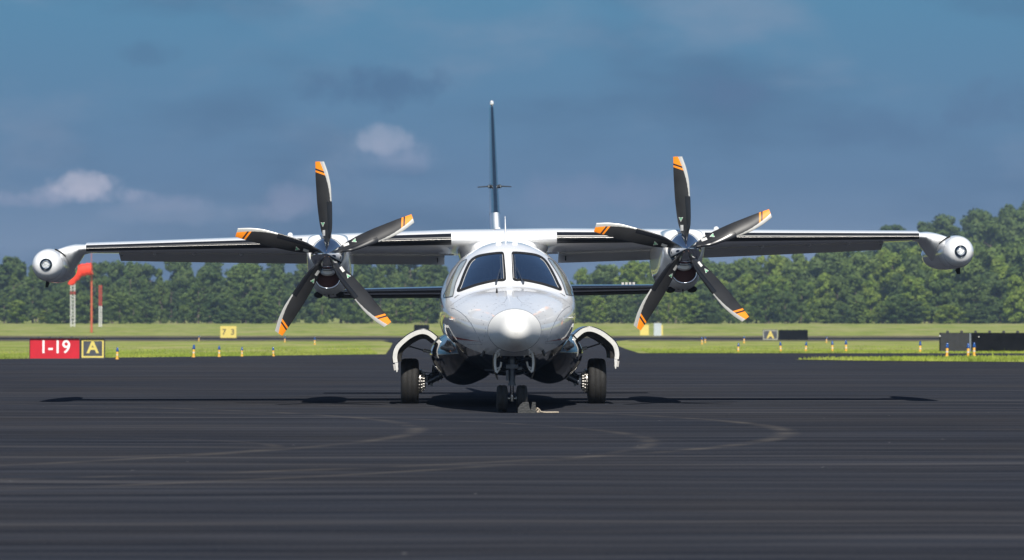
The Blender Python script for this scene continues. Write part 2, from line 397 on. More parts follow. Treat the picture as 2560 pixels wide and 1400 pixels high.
# ---- fuselage
st = [  # y, half width, z of max width, z top, z bottom
 (-5.99, .012, .92, .932, .908), (-5.98, .040, .92, .960, .880), (-5.955, .078, .92, .998, .842), (-5.91, .116, .922, 1.038, .806), (-5.85, .146, .924, 1.070, .778),
 (-5.77, .172, .926, 1.095, .757), (-5.65, .200, .928, 1.117, .740), (-5.45, .246, .93, 1.144, .715), (-5.25, .297, .935, 1.170, .690),
 (-4.90, .395, .95, 1.225, .630), (-4.40, .535, 1.0, 1.305, .545), (-3.90, .650, 1.07, 1.380, .475), (-3.45, .735, 1.13, 1.436, .425),
 (-3.30, .752, 1.145, 1.485, .412), (-3.00, .782, 1.165, 1.650, .395), (-2.70, .800, 1.18, 1.800, .385), (-2.40, .812, 1.19, 1.915, .38), (-2.1, .820, 1.2, 1.985, .375), (-1.7, .825, 1.2, 2.02, .375),
 (-.8, .825, 1.2, 2.028, .375), (2.4, .825, 1.2, 2.025, .375), (3.6, .70, 1.26, 1.98, .52), (4.8, .42, 1.40, 1.84, .93), (5.7, .20, 1.5, 1.70, 1.28), (6.15, .06, 1.56, 1.62, 1.50)]
ST = np.array(st)
def fsec(y, n=288, grow=0.0):
    hw, zc, zt, zb = (float(pchip(ST[:, 0], ST[:, k], y)) for k in (1, 2, 3, 4))
    out = []
    for k in range(n):
        a = 2 * math.pi * k / n; c, q = math.cos(a), math.sin(a)
        out.append(((hw + grow) * c, y, zc + ((zt - zc) if q > 0 else (zc - zb)) * q + grow * q))
    return out
ys_r = [-5.99, -5.985, -5.975, -5.96, -5.94, -5.91, -5.88, -5.84, -5.80, -5.76, -5.72, -5.67, -5.62, -5.55, -5.45, -5.35, -5.25]
ys_f = list(np.arange(-5.25, -3.6, .05)) + list(np.arange(-3.6, -2.0, .015)) + list(np.arange(-2.0, -1.6, .06)) + list(np.arange(-1.6, 6.15, .2)) + [6.15]
fm = MB().rings([fsec(y) for y in ys_f], cap0=False)
full = MB().rings([fsec(y) for y in ys_r[:-1] + ys_f], cap0=False)
bvh = BVHTree.FromPolygons([Vector(v) for v in full.v], full.f)
def hit(x, z, y0=-8, off=.003):
    h = bvh.ray_cast(Vector((x, y0, z)), Vector((0, 1, 0)))
    if h[0] is None: return None
    n = h[1] if h[1].y < 0 else -h[1]
    return h[0] + n * off
def hitside(s, y, z, off=.003):
    h = bvh.ray_cast(Vector((s * 3, y, z)), Vector((-s, 0, 0)))
    n = h[1] if h[1].x * s > 0 else -h[1]
    return h[0] + n * off
# rivets and fasteners sit in the fuselage mesh
def rivet(mb, x, z, r=.0075, mi=1, y0=-8, b=None):
    p = hit(x, z, y0, .001); q = hit(x + .002, z, y0, .001); w = hit(x, z + .002, y0, .001)
    if not (p and q and w): return
    a = (q - p).normalized(); n = a.cross((w - p).normalized()).normalized(); c = n.cross(a)
    vs = [p + (a * math.cos(t) + c * math.sin(t)) * r for t in [k * math.pi / 4 for k in range(8)]]
    mb.add(vs, [tuple(range(8))], mi, False)
CX = 1272
def fl(px, py, D): return ((px - (1280 + (-.115 + (44 - D) * .0244) * FPX / D)) * D / FPX, CAMH + (YH - py) * D / FPX)
riv = []
for s in (-1, 1):
    for k in range(7): riv.append((s * (.245 - k * .031), 1.345 - k * .030 + .012 * (k % 2)))
    for k in range(9): riv.append((s * (.34 + .022 * math.sin(k)), 1.14 - k * .045))
    for k in range(8): riv.append((s * (.40 + k * .032), 1.25 - k * .038))
    for k in range(6): riv.append((s * (.36 + k * .02), .795))
    for k in range(5): riv.append((s * (.47 + .035 * k), 1.02 + .015 * k))
for s in (-1, 1):
    for k in range(8): riv.append((s * (.52 + .028 * k), 1.285 - .018 * k))
    for k in range(7): riv.append((s * (.10 + .03 * k), 1.225 - .004 * k * k))
for x, z in riv: rivet(fm, x, z)
# radome joint line and hood seams
def seam(mb, pts, r=.0022, mi=1):
    P = [p for p in pts if p is not None]
    if len(P) > 1: mb.tube(P, r, 5, mi, False)
seam(fm, [Vector(p) for p in fsec(-5.25, 96, .001)] + [Vector(fsec(-5.25, 96, .001)[0])], .0036)
for s in (-1, 1):
    seam(fm, [hit(s * x, z, off=0) for x, z in [(.375 + .26 * t + .06 * t * t, .80 + .70 * t - .3 * t * t) for t in np.linspace(0, 1, 24)]], .0026)
    seam(fm, [hit(s * x, .775, off=0) for x in np.linspace(.36, .52, 8)], .0018)
MB().rings([fsec(y) for y in ys_r]).build('radome', M['radome'], AC, roll=True)

# ---- window patches that lie on the fuselage skin
def inset_poly(poly, d):
    c = Vector((sum(p[0] for p in poly) / len(poly), sum(p[1] for p in poly) / len(poly))); out = []
    L = len(poly)
    for i in range(L):
        a, b, e_ = Vector(poly[i - 1]), Vector(poly[i]), Vector(poly[(i + 1) % L])
        t = (e_ - a).normalized(); n = Vector((-t.y, t.x))
        if (c - b).dot(n) < 0: n = -n
        out.append(tuple(b + n * d))
    return out
def inside(p, poly):
    r = False; j = len(poly) - 1
    for i in range(len(poly)):
        xi, yi = poly[i]; xj, yj = poly[j]
        if (yi > p[1]) != (yj > p[1]) and p[0] < (xj - xi) * (p[1] - yi) / (yj - yi) + xi: r = not r
        j = i
    return r
def patch(name, poly2, mat, parent, caster, off, cuts=5, thick=.0, roll=True):
    bm = bmesh.new()
    vs = [bm.verts.new((p[0], 0, p[1])) for p in poly2]
    bm.faces.new(vs); bmesh.ops.triangulate(bm, faces=bm.faces)
    for _ in range(cuts):
        long_ = [e for e in bm.edges if e.calc_length() > .035]
        if not long_: break
        bmesh.ops.subdivide_edges(bm, edges=long_, cuts=1); bmesh.ops.triangulate(bm, faces=bm.faces)
    dead = []
    for v in bm.verts:
        h = caster(v.co.x, v.co.z, off)
        if h is None: dead.append(v)
        else: v.co = h
    bmesh.ops.delete(bm, geom=dead, context='VERTS')
    bm.normal_update(); ctr = Vector((0, 0, 1.2))
    bad = [f for f in bm.faces if f.normal.dot(Vector((f.calc_center_median().x, -.35, f.calc_center_median().z - 1.2))) < 0]
    bmesh.ops.reverse_faces(bm, faces=bad)
    for f in bm.faces: f.smooth = True
    me = bpy.data.meshes.new(name); bm.to_mesh(me); bm.free()
    me.materials.append(mat)
    if roll: me.transform(ROLL)
    # copy the fuselage's smooth normals
    return link(name, me, parent)
def ringpatch(mb, outer, inner, caster, off, mi=0):
    a = [caster(p[0], p[1], off) for p in outer]; b = [caster(p[0], p[1], off) for p in inner]; n = len(a); fs = []; 
    ok = all(x is not None for x in a + b)
    vs = [x if x is not None else Vector((0, 0, 0)) for x in a + b]
    for i in range(n):
        j = (i + 1) % n
        if a[i] is not None and a[j] is not None and b[i] is not None and b[j] is not None: fs.append((i, j, n + j, n + i))
    mb.add(vs, fs, mi)
front = lambda x, z, off: hit(x, z, -8, off)
ws = [(.610, 1.395), (.580, 1.485), (.545, 1.578), (.497, 1.686), (.445, 1.770), (.365, 1.824), (.232, 1.850), (.085, 1.862), (.055, 1.850), (.048, 1.80), (.043, 1.56), (.052, 1.522), (.085, 1.510), (.166, 1.508), (.365, 1.466), (.50, 1.425)]
sw = [(.772, 1.335), (.750, 1.400), (.720, 1.470), (.660, 1.596), (.590, 1.712), (.545, 1.762), (.500, 1.786), (.488, 1.780), (.520, 1.715), (.575, 1.615), (.628, 1.495), (.660, 1.365), (.680, 1.337)]
def refine(poly, n=5): return [tuple(p)[:2] for p in catmull([(x, z, 0) for x, z in poly], n, True)]
holes = [inset_poly(refine([(s * x, z) for x, z in ws], 5), .006) for s in (-1, 1)]
keep = []
for i, f in enumerate(fm.f):
    vs_ = [fm.v[k] for k in f]
    cut = len(f) == 4 and all(v[1] < -1.9 and v[2] > 1.36 and abs(v[0]) < .62 for v in vs_) and any(all(inside((v[0], v[2]), h) for v in vs_) for h in holes)
    if not cut: keep.append(i)
fm.f, fm.mi, fm.sm = [fm.f[i] for i in keep], [fm.mi[i] for i in keep], [fm.sm[i] for i in keep]
for s in (-1, 1):
    seam(fm, [hit(s * x, z, off=0) for x, z in [(.06, 1.39), (.06, 1.30), (.10, 1.245), (.20, 1.235), (.30, 1.20)]], .0022)
    seam(fm, [hit(s * x, z, off=0) for x, z in zip(np.linspace(.30, .70, 12), 1.385 - .16 * np.linspace(0, 1, 12) ** 2)], .0020)
FU = fm.build('fuselage', [M['fuse'], M['rivet']], AC, roll=True)
for s in (-1, 1):
    o = refine([(s * x, z) for x, z in ws], 5)
    g_ = patch('windshield', o, M['pane'], FU, front, .004)
    fr = MB(); ringpatch(fr, inset_poly(o, -.006), inset_poly(o, .021), front, .0065); fr.build('window_frame', M['mattblack'], FU, roll=True)
    t2 = MB(); a = inset_poly(o, .026); b = inset_poly(o, .032); n3 = len(a); sel = list(range(int(n3 * .02), int(n3 * .30)))
    va = [front(a[i][0], a[i][1], .006) for i in sel] + [front(b[i][0], b[i][1], .006) for i in sel]; m_ = len(sel)
    t2.add(va, [(i, i + 1, m_ + i + 1, m_ + i) for i in range(m_ - 1)]); t2.build('window_seal', M['gearedge'], FU, roll=True)
    o2 = refine([(s * x, z) for x, z in sw], 5)
    patch('side_window', o2, M['sideglass'], FU, front, .004)
    fr = MB(); ringpatch(fr, inset_poly(o2, -.004), inset_poly(o2, .005), front, .0055); fr.build('window_frame', M['rivet'], FU, roll=True)
    for k in range(3):   # round cabin windows down each side
        cy, cz, ry, rz = -1.5 + k * .85 + (.6 if k == 2 else 0), 1.50, .17, .20
        poly = [(cy + ry * math.cos(t), cz + rz * math.sin(t)) for t in [q * math.pi / 12 for q in range(24)]]
        patch('cabin_window', poly, M['glass'], FU, lambda y, z, off, s=s: hitside(s, y, z, off), .004)
# what shows through the windscreen: coaming, crew seats, bulkhead with a doorway
it = MB()
it.rings([[(hw * math.cos(a), y, zc + (zt - zc) * max(0, math.sin(a)) ** .9) for a in [k * math.pi / 16 for k in range(17)]] for y, hw, zt, zc in ((-3.30, .66, 1.42, 1.30), (-2.75, .70, 1.50, 1.30), (-2.72, .70, 1.42, 1.2))], closed=False, cap0=False, cap1=False)
it.build('instrument_coaming', M['seat'], FU, roll=True)
it = MB()
it.add([(p[0] * .96, -1.70, 1.2 + (p[2] - 1.2) * .96) for p in fsec(-1.7, 48)], [tuple(range(48))], 0, False)
it.box((0, -1.715, 1.42), (.36, .01, .84), 1)
it.box((-.40, -1.72, 1.60), (.20, .02, .18), 1); it.build('cabin_bulkhead', [M['panelgrey'], M['seat']], FU, roll=True)
for q in (-1, 1):
    it = MB(); it.rings([[(q * .34 + hw * math.copysign(abs(math.cos(a)) ** .6, math.cos(a)), -2.12 + (z - 1.3) * .2 + .05 * math.sin(a), z) for a in [k * math.pi / 8 for k in range(16)]] for z, hw in ((1.1, .20), (1.45, .20), (1.52, .16), (1.535, .09), (1.56, .09), (1.57, .13), (1.66, .125), (1.69, .07))])
    it.build('crew_seat', M['seat'], FU, roll=True)
ys_l = [-3.2, -2.9, -2.7, -2.4, -2.1, -1.8, -1.5, -1.05]
MB().rings([[(p[0] * .0 + (abs(p[0]) - .035) * math.copysign(1, p[0]) if abs(p[0]) > .035 else 0, p[1], p[2] - .03) for p in fsec(y + .12, 48)][:25] for y in ys_l], closed=False, cap0=False, cap1=False).build('cabin_liner', M['liner'], FU, roll=True) if False else None
# windscreen wipers
for s, (x0, z0, x1, z1, bx, ba, bb) in ((-1, (.158, 1.462, .105, 1.625, .092, 1.52, 1.80)), (1, (.158, 1.462, .092, 1.64, .078, 1.52, 1.80))):
    w = MB()
    p0, p1 = hit(s * x0, z0, off=.02), hit(s * x1, z1, off=.03)
    w.tube([p0, (p0 + p1) / 2 + Vector((0, -.012, .0)), p1], [.009, .007, .005], 8, 0)
    w.tube([hit(s * bx, z, off=.022) for z in np.linspace(ba, bb, 8)], .0055, 6, 1)
    w.tube([hit(s * (bx - .026), z, off=.014) for z in np.linspace(ba + .01, bb + .02, 8)], .0045, 6, 2)
    w.tube([hit(s * (x0 + .002), z0 + .01, off=-.01), hit(s * x0, z0, off=.035)], .013, 10, 0)
    w.build('wiper', [M['gearblack'], M['steel'], M['castwhite']], AC, roll=True)
# small parts on nose and roof
p = hit(-.165, 1.365, off=0); MB().tube([p, p + Vector((0, -.01, .055))], [.013, .005], 8).build('air_temperature_probe', M['mattblack'], AC, roll=True)
for s in (-1, 1):
    w = MB(); p = hit(s * .68, 1.065, off=0)
    w.tube([p, p + Vector((s * .035, -.01, .004))], .008, 8); q = p + Vector((s * .035, -.01, .004))
    w.tube([q + Vector((0, .02, 0)), q + Vector((-s * .005, -.16, 0))], [.010, .006], 8)
    w.build('pitot_tube', M['gearedge'], AC, roll=True)
    rp = hit(s * .098, 1.975, off=0) or Vector((s * .098, -2.1, 1.98))
    w = MB(); w.rings([[(rp.x + .038 * k * math.cos(t), rp.y + .05 * k * math.sin(t), rp.z - .01 + h_) for t in [q * math.pi / 8 for q in range(16)]] for k, h_ in ((1, 0), (1, .018), (.75, .030), (.2, .034))])
    w.build('roof_fairing', M['white'], AC, roll=True)
w = MB()
w.rings([[(c * math.cos(t), -1.55 + b_ * math.sin(t) + (z - 2.0) * .18, z) for t in [q * math.pi / 8 for q in range(16)]]
         for z, c, b_ in ((1.99, .055, .10), (2.01, .045, .09), (2.03, .022, .07), (2.06, .016, .06), (2.2, .010, .045), (2.33, .004, .02))])
w.build('blade_antenna', M['white'], AC, roll=True)
w = MB(); w.rings([[(-.055 + r_ * math.cos(t), .35 + r_ * 1.3 * math.sin(t), z) for t in [q * math.pi / 8 for q in range(16)]] for z, r_ in ((2.17, .045), (2.22, .044), (2.245, .03), (2.252, .008))])
w.build('dome_antenna', M['white'], AC, roll=True)

# ---- wing
prof_t = [(0, 2.075), (.004, 2.097), (.012, 2.115), (.03, 2.138), (.06, 2.163), (.12, 2.188), (.22, 2.205), (.36, 2.200), (.50, 2.172), (.64, 2.127), (.78, 2.067)]
prof_b = [(.004, 2.053), (.012, 2.038), (.03, 2.022), (.06, 2.008), (.12, 1.990), (.22, 1.972), (.36, 1.952), (.50, 1.932), (.64, 1.915), (.78, 1.897)]
def wst(x):
    t = min(1, max(0, (abs(x) - .65) / (5.24 - .65)))
    return dict(yle=-.80 + .20 * t, ch=1.95 - .80 * t, zle=2.078 - .048 * t, k=1.0 - .50 * t, t=t)
def wpt(x, c, z, off=0.0):
    w_ = wst(x); return (x, w_['yle'] + c * w_['ch'], w_['zle'] + w_['k'] * (z - 2.075) + .06 * c * w_['t'])
loop = list(reversed(prof_t)) + prof_b
wxs = list(np.linspace(-5.24, -.65, 24)) + [-.3, 0, .3] + list(np.linspace(.65, 5.24, 24))
wm = MB().rings([[wpt(x, c, z) for c, z in loop] for x in wxs])
for s in (-1, 1):     # flap-track fairings and underside rivets belong to the wing skin
    for x in (3.35, 3.95, 4.45):
        p = Vector(wpt(s * x, .80, 1.90)); wm.lathe([(-.16, .001), (-.12, .022), (0, .036), (.12, .022), (.16, .001)], tuple(p + Vector((0, 0, .0))), 'y', 12)
WG = wm.build('wing', M['flapgrey'] if False else M['white'], AC, roll=True)
for s in (-1, 1):
    for xa, xb in ((.66, 1.86), (2.52, 5.23)):
        xs_ = [s * v for v in np.linspace(xa, xb, 14)]
        bt = [(c, z) for c, z in prof_t if c <= .03][::-1] + [(c, z) for c, z in prof_b if c <= .06]
        rings_ = []
        for x in xs_:
            w_ = wst(x); r_ = []
            for c, z in bt:
                p = Vector(wpt(x, c, z)); d = Vector((0, -.5 if c < .02 else -.15, (z - 2.075) * 25)); d.normalize(); r_.append(tuple(p + d * .006))
            rings_.append(r_)
        b_ = MB().rings(rings_, cap0=False, cap1=False, closed=False)
        # highlight line along the boot's nose, built in as a thin bright tube
        b_.tube([Vector(wpt(x, 0, 2.070)) + Vector((0, -.0065, 0)) for x in xs_], .0035, 5, 1, False)
        b_.build('deicing_boot', [M['boot'], M['steel']], WG, roll=True)
    # flap: drooped rear fifth of the wing
    fl_ = MB(); rr = []
    for x in [s * v for v in np.linspace(.74, 4.90, 20)]:
        t = (abs(x) - .74) / 4.16
        rr.append([wpt(x, .775, 2.035), wpt(x, .80, 2.052), wpt(x, .88, 1.965 - .04 * t), wpt(x, 1.0, 1.792 - .08 * t), wpt(x, 1.0, 1.785 - .08 * t), wpt(x, .90, 1.835 - .04 * t), wpt(x, .80, 1.876), wpt(x, .775, 1.893)])
    fl_.rings(rr); fl_.box(wpt(s * .83, .86, 1.86), (.012, .16, .10), 1); fl_.box(wpt(s * 4.87, .86, 1.875), (.02, .05, .05), 1)
    o = fl_.build('flap', [M['flapgrey'], M['mattblack']], WG, roll=True)
    for p_ in o.data.polygons: p_.use_smooth = False
# wing-to-fuselage fairing with curved shoulders
pr = [(2.13, .66), (2.06, .66), (2.01, .645), (1.97, .60), (1.92, .568), (1.84, .550), (1.70, .545), (1.45, .54)]
rings_ = []
for z, hw in pr:
    yf = -.80 + max(0, (2.06 - z)) * -.10
    shape = []
    for k in range(40):
        a = 2 * math.pi * k / 40; c, q = math.cos(a), math.sin(a)
        sx = math.copysign(abs(c) ** .55, c) * hw; sy = math.copysign(abs(q) ** .7, q)
        shape.append((sx, (.35 + sy * 1.15), z))
    rings_.append(shape)
MB().rings(rings_).build('wing_fairing', M['white'], AC, roll=True)
# wing tip arms and tip tanks
for s in (-1, 1):
    arm = MB(); rr = []
    for x, z, h_, y0, y1, sh in ((5.24, 2.035, .056, -.60, .30, 0), (5.32, 2.028, .066, -.60, .36, .1), (5.38, 1.995, .105, -.61, .55, .5), (5.44, 1.945, .145, -.64, .50, 1.0), (5.50, 1.900, .175, -.68, .45, 1.5), (5.60, 1.87, .170, -.70, .42, 1.8)):
        r_ = []
        for a in [k * math.pi / 16 for k in range(32)]:
            q = math.cos(a); zz = z + h_ * math.copysign(abs(math.sin(a)) ** .9, math.sin(a)); yy = (y0 + y1) / 2 + (y1 - y0) / 2 * math.copysign(abs(q) ** .8, q)
            yy += (z + h_ - zz) * sh * (y1 - yy) / (y1 - y0); r_.append((s * x, yy, zz))
        rr.append(r_)
    arm.rings(rr); arm.build('wing_tip', M['white'], WG, roll=True)
    zt = 1.825; xt = s * 5.685
    tk = MB(); pf = [(-1.02, .078), (-1.005, .104), (-.97, .140), (-.91, .170), (-.83, .192), (-.70, .206), (-.52, .210), (.3, .210), (.9, .192), (1.4, .148), (1.85, .08), (2.1, .02), (2.16, .004)]
    pf2 = [(float(a), float(pchip([q[0] for q in pf], [q[1] for q in pf], a))) for a in np.concatenate([np.linspace(-1.02, -.52, 24), np.linspace(-.4, 2.16, 30)])]
    tk.lathe(pf2, (xt, 0, zt), n=64)
    for yy, rr_ in ((-.84, .1905), (-.50, .210)): tk.tube([(xt + rr_ * math.cos(t), yy, zt + rr_ * math.sin(t)) for t in np.linspace(0, 2 * math.pi, 49)], .0014, 5, 1, False)
    TK = tk.build('tip_tank', [M['white'], M['rivet']], AC, roll=True)
    b_ = MB().lathe([(-1.00, .062), (-1.030, .064), (-1.036, .070), (-1.030, .075), (-1.00, .080)], (xt, 0, zt), n=48)
    LL = b_.build('landing_light', M['navy'], TK, roll=True)  # navy puts the chrome ring's blue-black reflection into its colour
    b_ = MB().lathe([(-1.005, .044), (-1.040, .046), (-1.044, .051), (-1.034, .057), (-1.00, .063)], (xt, 0, zt), n=40)
    b_.build('light_bezel', M['chrome'], TK, roll=True)
    b_ = MB().lathe([(-1.030, .001), (-1.028, .03), (-1.018, .046)], (xt, 0, zt), n=32)
    for k in range(7):
        a = k * 2 * math.pi / 6; rr_ = 0 if k == 6 else .028
        b_.lathe([(-1.031, .001), (-1.036, .008), (-1.028, .013)], (xt + rr_ * math.cos(a), 0, zt + rr_ * math.sin(a)), n=10)
    b_.build('light_lens', M['lens'], TK, roll=True)
    # dark strake under the tank
    b_ = MB(); xo = xt + s * .03
    sec = [(-.72, -.19), (-.30, -.22), (-.34, -.275), (-.52, -.275)]
    b_.add([(xo + s * (.0 + .10 * max(0, (-q - .2) / .07)) * -.0 + dx + s * .35 * (abs(q) - .19) , y, zt + q) for dx in (-.006, .006) for y, q in sec], [(0, 1, 2, 3), (7, 6, 5, 4), (0, 4, 5, 1), (1, 5, 6, 2), (2, 6, 7, 3), (3, 7, 4, 0)], 0, False)
    b_.rings([[(xt + s * .01 + hw * math.cos(a), y, zt - .175 + hz * math.sin(a)) for a in [k * math.pi / 8 for k in range(16)]] for y, hw, hz in ((-.80, .01, .005), (-.70, .05, .025), (-.3, .05, .035), (-.1, .01, .01))])
    b_.build('tank_strake', M['mattblack'], TK, roll=True)
    # black seal where the arm meets the tank
    seal = [Vector((xt - s * .213 * math.cos(a), -.72 + .62 * (1 - a / 1.15) ** 1.3, zt + .213 * math.sin(a))) for a in np.linspace(-.02, 1.15, 18)]
    MB().tube(seal, .010, 6).build('tip_seal', M['mattblack'], WG, roll=True)

# ---- engines
HUBX, HUBZ = 2.18, 1.887
def supring(cx, y, hw, zt, zb, n=2.5, nlow=2.2, K=48):
    zc = (zt + zb) / 2 + .05; out = []
    for k in range(K):
        a = 2 * math.pi * k / K; c, q = math.cos(a), math.sin(a); e_ = 2 / (n if q > 0 else nlow)
        out.append((cx + hw * math.copysign(abs(c) ** e_, c), y, zc + ((zt - zc) if q > 0 else (zc - zb)) * math.copysign(abs(q) ** e_, q)))
    return out
def blade_mesh():
    rr = [.13, .153, .22, .29, .425, .595, .646, .80, .97, 1.126]
    xl = [-.028, -.030, -.050, -.071, -.094, -.111, -.115, -.122, -.128, -.128]
    xr = [.030, .035, .050, .065, .071, .071, .066, .060, .031, -.020]
    q = np.concatenate([np.linspace(.13, .6, 26), np.linspace(.62, 1.10, 26), [1.112, 1.122, 1.126]])
    mb = MB(); rings_ = []; K = 14
    def surf(r, u, side):
        a, b = float(pchip(rr, xl, r)), float(pchip(rr, xr, r)); xm = (a + b) / 2
        pit = R(float(np.interp(r, [.13, .3, .6, 1.126], [48, 40, 24, 13])))
        x = a + (b - a) * u; ch = (b - a) / math.cos(pit)
        tk_ = ch * float(np.interp(r, [.13, .2, .3, .6, 1.126], [.75, .42, .20, .10, .045])) / 2
        v = 1 - u       # u=1 is the leading edge
        th = tk_ * 2.2 * math.sqrt(max(0, v)) * (1 - v) ** .75 * 1.35 if 0 < v < 1 else 0
        y = -(x - xm) * math.tan(pit) - .05 * (r - .2) * 0
        camber = -.05 * ch * 4 * u * (1 - u)
        return (x, y + camber + (-th if side < 0 else th * .6), r)
    us = [0] + [0.5 - .5 * math.cos(math.pi * k / K) for k in range(1, K)] + [1]
    for r in q:
        rings_.append([surf(r, u, -1) for u in us] + [surf(r, u, 1) for u in reversed(us[1:-1])])
    mb.rings(rings_)
    def on(x, r, o_=-.0015):
        a, b = float(pchip(rr, xl, r)), float(pchip(rr, xr, r)); p = surf(r, (x - a) / (b - a), -1); return (p[0], p[1] + o_, p[2])
    def quad(x0, x1, r0, r1, mi, o_=-.0015):
        g_ = [[on(x0 + (x1 - x0) * i / 3, r0 + (r1 - r0) * j / 4, o_) for i in range(4)] for j in range(5)]
        mb.add([p for r in g_ for p in r], [(j*4+i, j*4+i+1, j*4+i+5, j*4+i+4) for j in range(4) for i in range(3)], mi)
    quad(-.052, -.020, .222, .292, 1)
    def tri(cx, cr, h_, w_, mi, o_):
        pts = [on(cx - w_ / 2, cr + h_ / 2, o_), on(cx + w_ / 2, cr + h_ / 2, o_), on(cx, cr - h_ / 2, o_), on(cx, cr + h_ * .16, o_ - .0004)]
        mb.add(pts, [(0, 1, 3), (1, 2, 3), (2, 0, 3)], mi, False)
    tri(-.047, .358, .056, .052, 1, -.0018); tri(-.047, .361, .038, .036, 2, -.0028)
    tri(-.047, .362, .014, .014, 1, -.0036)
    ob = mb.build('propeller_blade', [M['blade'], M['label'], M['green']], None)
    return ob
blade0 = blade_mesh(); first = True
for s in (-1, 1):
    cx = s * HUBX
    nm = MB(); keys = [(-1.74, .232, 2.105, 1.70, 2.4, 2.2), (-1.68, .256, 2.130, 1.69, 3.2, 2.4), (-1.45, .268, 2.142, 1.64, 4, 2.8), (-1.1, .272, 2.148, 1.52, 5, 3.4), (-.6, .274, 2.15, 1.46, 5.5, 3.6), (.5, .272, 2.15, 1.45, 5, 3), (1.3, .23, 2.10, 1.52, 4, 2.4), (1.9, .12, 1.98, 1.66, 3, 2.2), (2.15, .03, 1.90, 1.8, 2, 2)]
    KK = np.array(keys)
    nm.rings([supring(cx, y, *[float(pchip(KK[:, 0], KK[:, k], y)) for k in (1, 2, 3, 4, 5)]) for y in list(np.linspace(-1.74, -1.6, 8)) + list(np.linspace(-1.55, -.6, 18)) + list(np.linspace(-.5, 2.15, 18))])
    for a in np.linspace(.15, .85, 7):
        xx = cx + s * 0 + (a - .5) * .42; nm.box((xx, -1.18 + .10 * (1 - (2 * a - 1) ** 2) * -1, 2.137), (.006, .006, .006), 1)
    NC = nm.build('engine_nacelle', [M['white'], M['rivet']], AC, roll=True)
    # lower cowl lobe that carries the chin air intake
    lb = MB(); 
    def lob(y, hw, zt, zb): return [(cx + hw * math.cos(a), y, (zt + zb) / 2 + (zt - zb) / 2 * math.sin(a)) for a in [k * 2 * math.pi / 40 for k in range(40)]]
    lb.rings([lob(-1.72, .150, 1.72, 1.475), lob(-1.66, .185, 1.76, 1.44), lob(-1.5, .208, 1.78, 1.405), lob(-1.2, .215, 1.8, 1.375), (lob(-.6, .20, 1.8, 1.37)), lob(.2, .16, 1.7, 1.42), lob(.7, .05, 1.6, 1.5)], cap0=False)
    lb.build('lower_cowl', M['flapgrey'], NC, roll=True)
    lip = MB(); pts = [Vector((cx + .150 * math.cos(a), -1.725, 1.597 + .124 * math.sin(a))) for a in np.linspace(0, 2 * math.pi, 41)]
    lip.tube(pts, .011, 10, 0, False); lip.build('intake_lip', M['chrome'], NC, roll=True)
    inn = MB(); inn.rings([lob(-1.722, .143, 1.712, 1.482), lob(-1.66, .136, 1.70, 1.49)], cap0=False); inn.build('intake_duct', M['inletred'], NC, roll=True)
    ch = MB(); ch.rings([[(cx + .09 * math.cos(a) * k_, y, 1.668 + .046 * k_ * math.sin(a)) for a in [q * math.pi / 10 for q in range(20)]] for y, k_ in ((-1.79, .6), (-1.77, .9), (-1.70, 1.0), (-1.6, 1))])
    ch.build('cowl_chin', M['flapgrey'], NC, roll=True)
    ex = MB()
    for q in (-1, 1):
        ex.rings([[(cx + q * .135 + .052 * k_ * math.cos(a), y, 1.40 + .040 * k_ * math.sin(a)) for a in [i * math.pi / 8 for i in range(16)]] for y, k_ in ((-1.30, .85), (-1.27, 1), (-1.0, 1), (-.7, .5))])
    ex.box((cx, -1.40, 1.425), (.13, .03, .055)); ex.tube([(cx, -1.42, 1.40), (cx, -1.42, 1.335)], [.012, .003], 8)
    ex.build('oil_cooler_duct', M['mattblack'], NC, roll=True)
    # nacelle blister on the wing outboard of each engine
    p = wpt(cx + s * .50, .12, 2.188); bl = MB().lathe([(-.06, .001), (-.045, .026), (0, .036), (.06, .03), (.11, .001)], (p[0], p[1] + .02, p[2] + .012), 'y', 16)
    bl.build('fuel_cap_blister', M['white'], WG, roll=True)
    hubw = ROLL @ Vector((cx, -1.93, HUBZ))
    PR = MB().lathe([(.16, .02), (.16, .198), (.145, .204), (.12, .198), (.12, .02)], n=48).build('propeller', M['gearblack'], AC, loc=hubw, rot=(0, -RA, 0))
    sp = MB(); pp = [(-.235, .003), (-.225, .012), (-.20, .034), (-.15, .072), (-.09, .112), (-.02, .150), (.06, .183), (.12, .197), (.14, .200)]
    sp.lathe([(float(a), float(pchip([q[0] for q in pp], [q[1] for q in pp], a))) for a in np.linspace(-.235, .14, 26)], n=64)
    sp.build('spinner', M['chrome'], PR)
    for k in range(5):
        o = blade0 if first else blade0.copy()
        if not first: COL.objects.link(o)
        first = False
        o.parent = PR; o.rotation_euler = (0, -(R(3.1) if s < 0 else R(3.4)) * 0 + k * R(72) + (R(-.0)), 0)
        o.location = (0, .03, 0)

# ---- tail
fin = MB()
def finring(z, y0, y1, t):
    L = y1 - y0; return [(t * math.copysign(1, math.sin(a)) * (abs(math.sin(a)) ** .8) * (1 if math.cos(a) < 0 else (1 - .75 * math.cos(a))), y0 + L * (.5 - .5 * -math.cos(a)) if False else y0 + L * (.5 + .5 * math.cos(a)), z) for a in [k * 2 * math.pi / 28 for k in range(28)]]
white_f = [(1.75, 2.2, 5.9, .085), (2.1, 3.0, 6.0, .080), (2.45, 3.8, 6.05, .076), (2.60, 4.05, 6.08, .074)]
dark_f = [(2.56, 3.98, 6.075, .0755), (2.60, 4.04, 6.08, .075), (2.9, 4.42, 6.15, .068), (3.4, 4.95, 6.27, .056), (3.9, 5.42, 6.4, .044), (4.12, 5.66, 6.45, .038), (4.175, 5.80, 6.45, .026), (4.19, 6.0, 6.4, .006)]
for z, a, b, t in [white_f[i] for i in range(4)]: pass
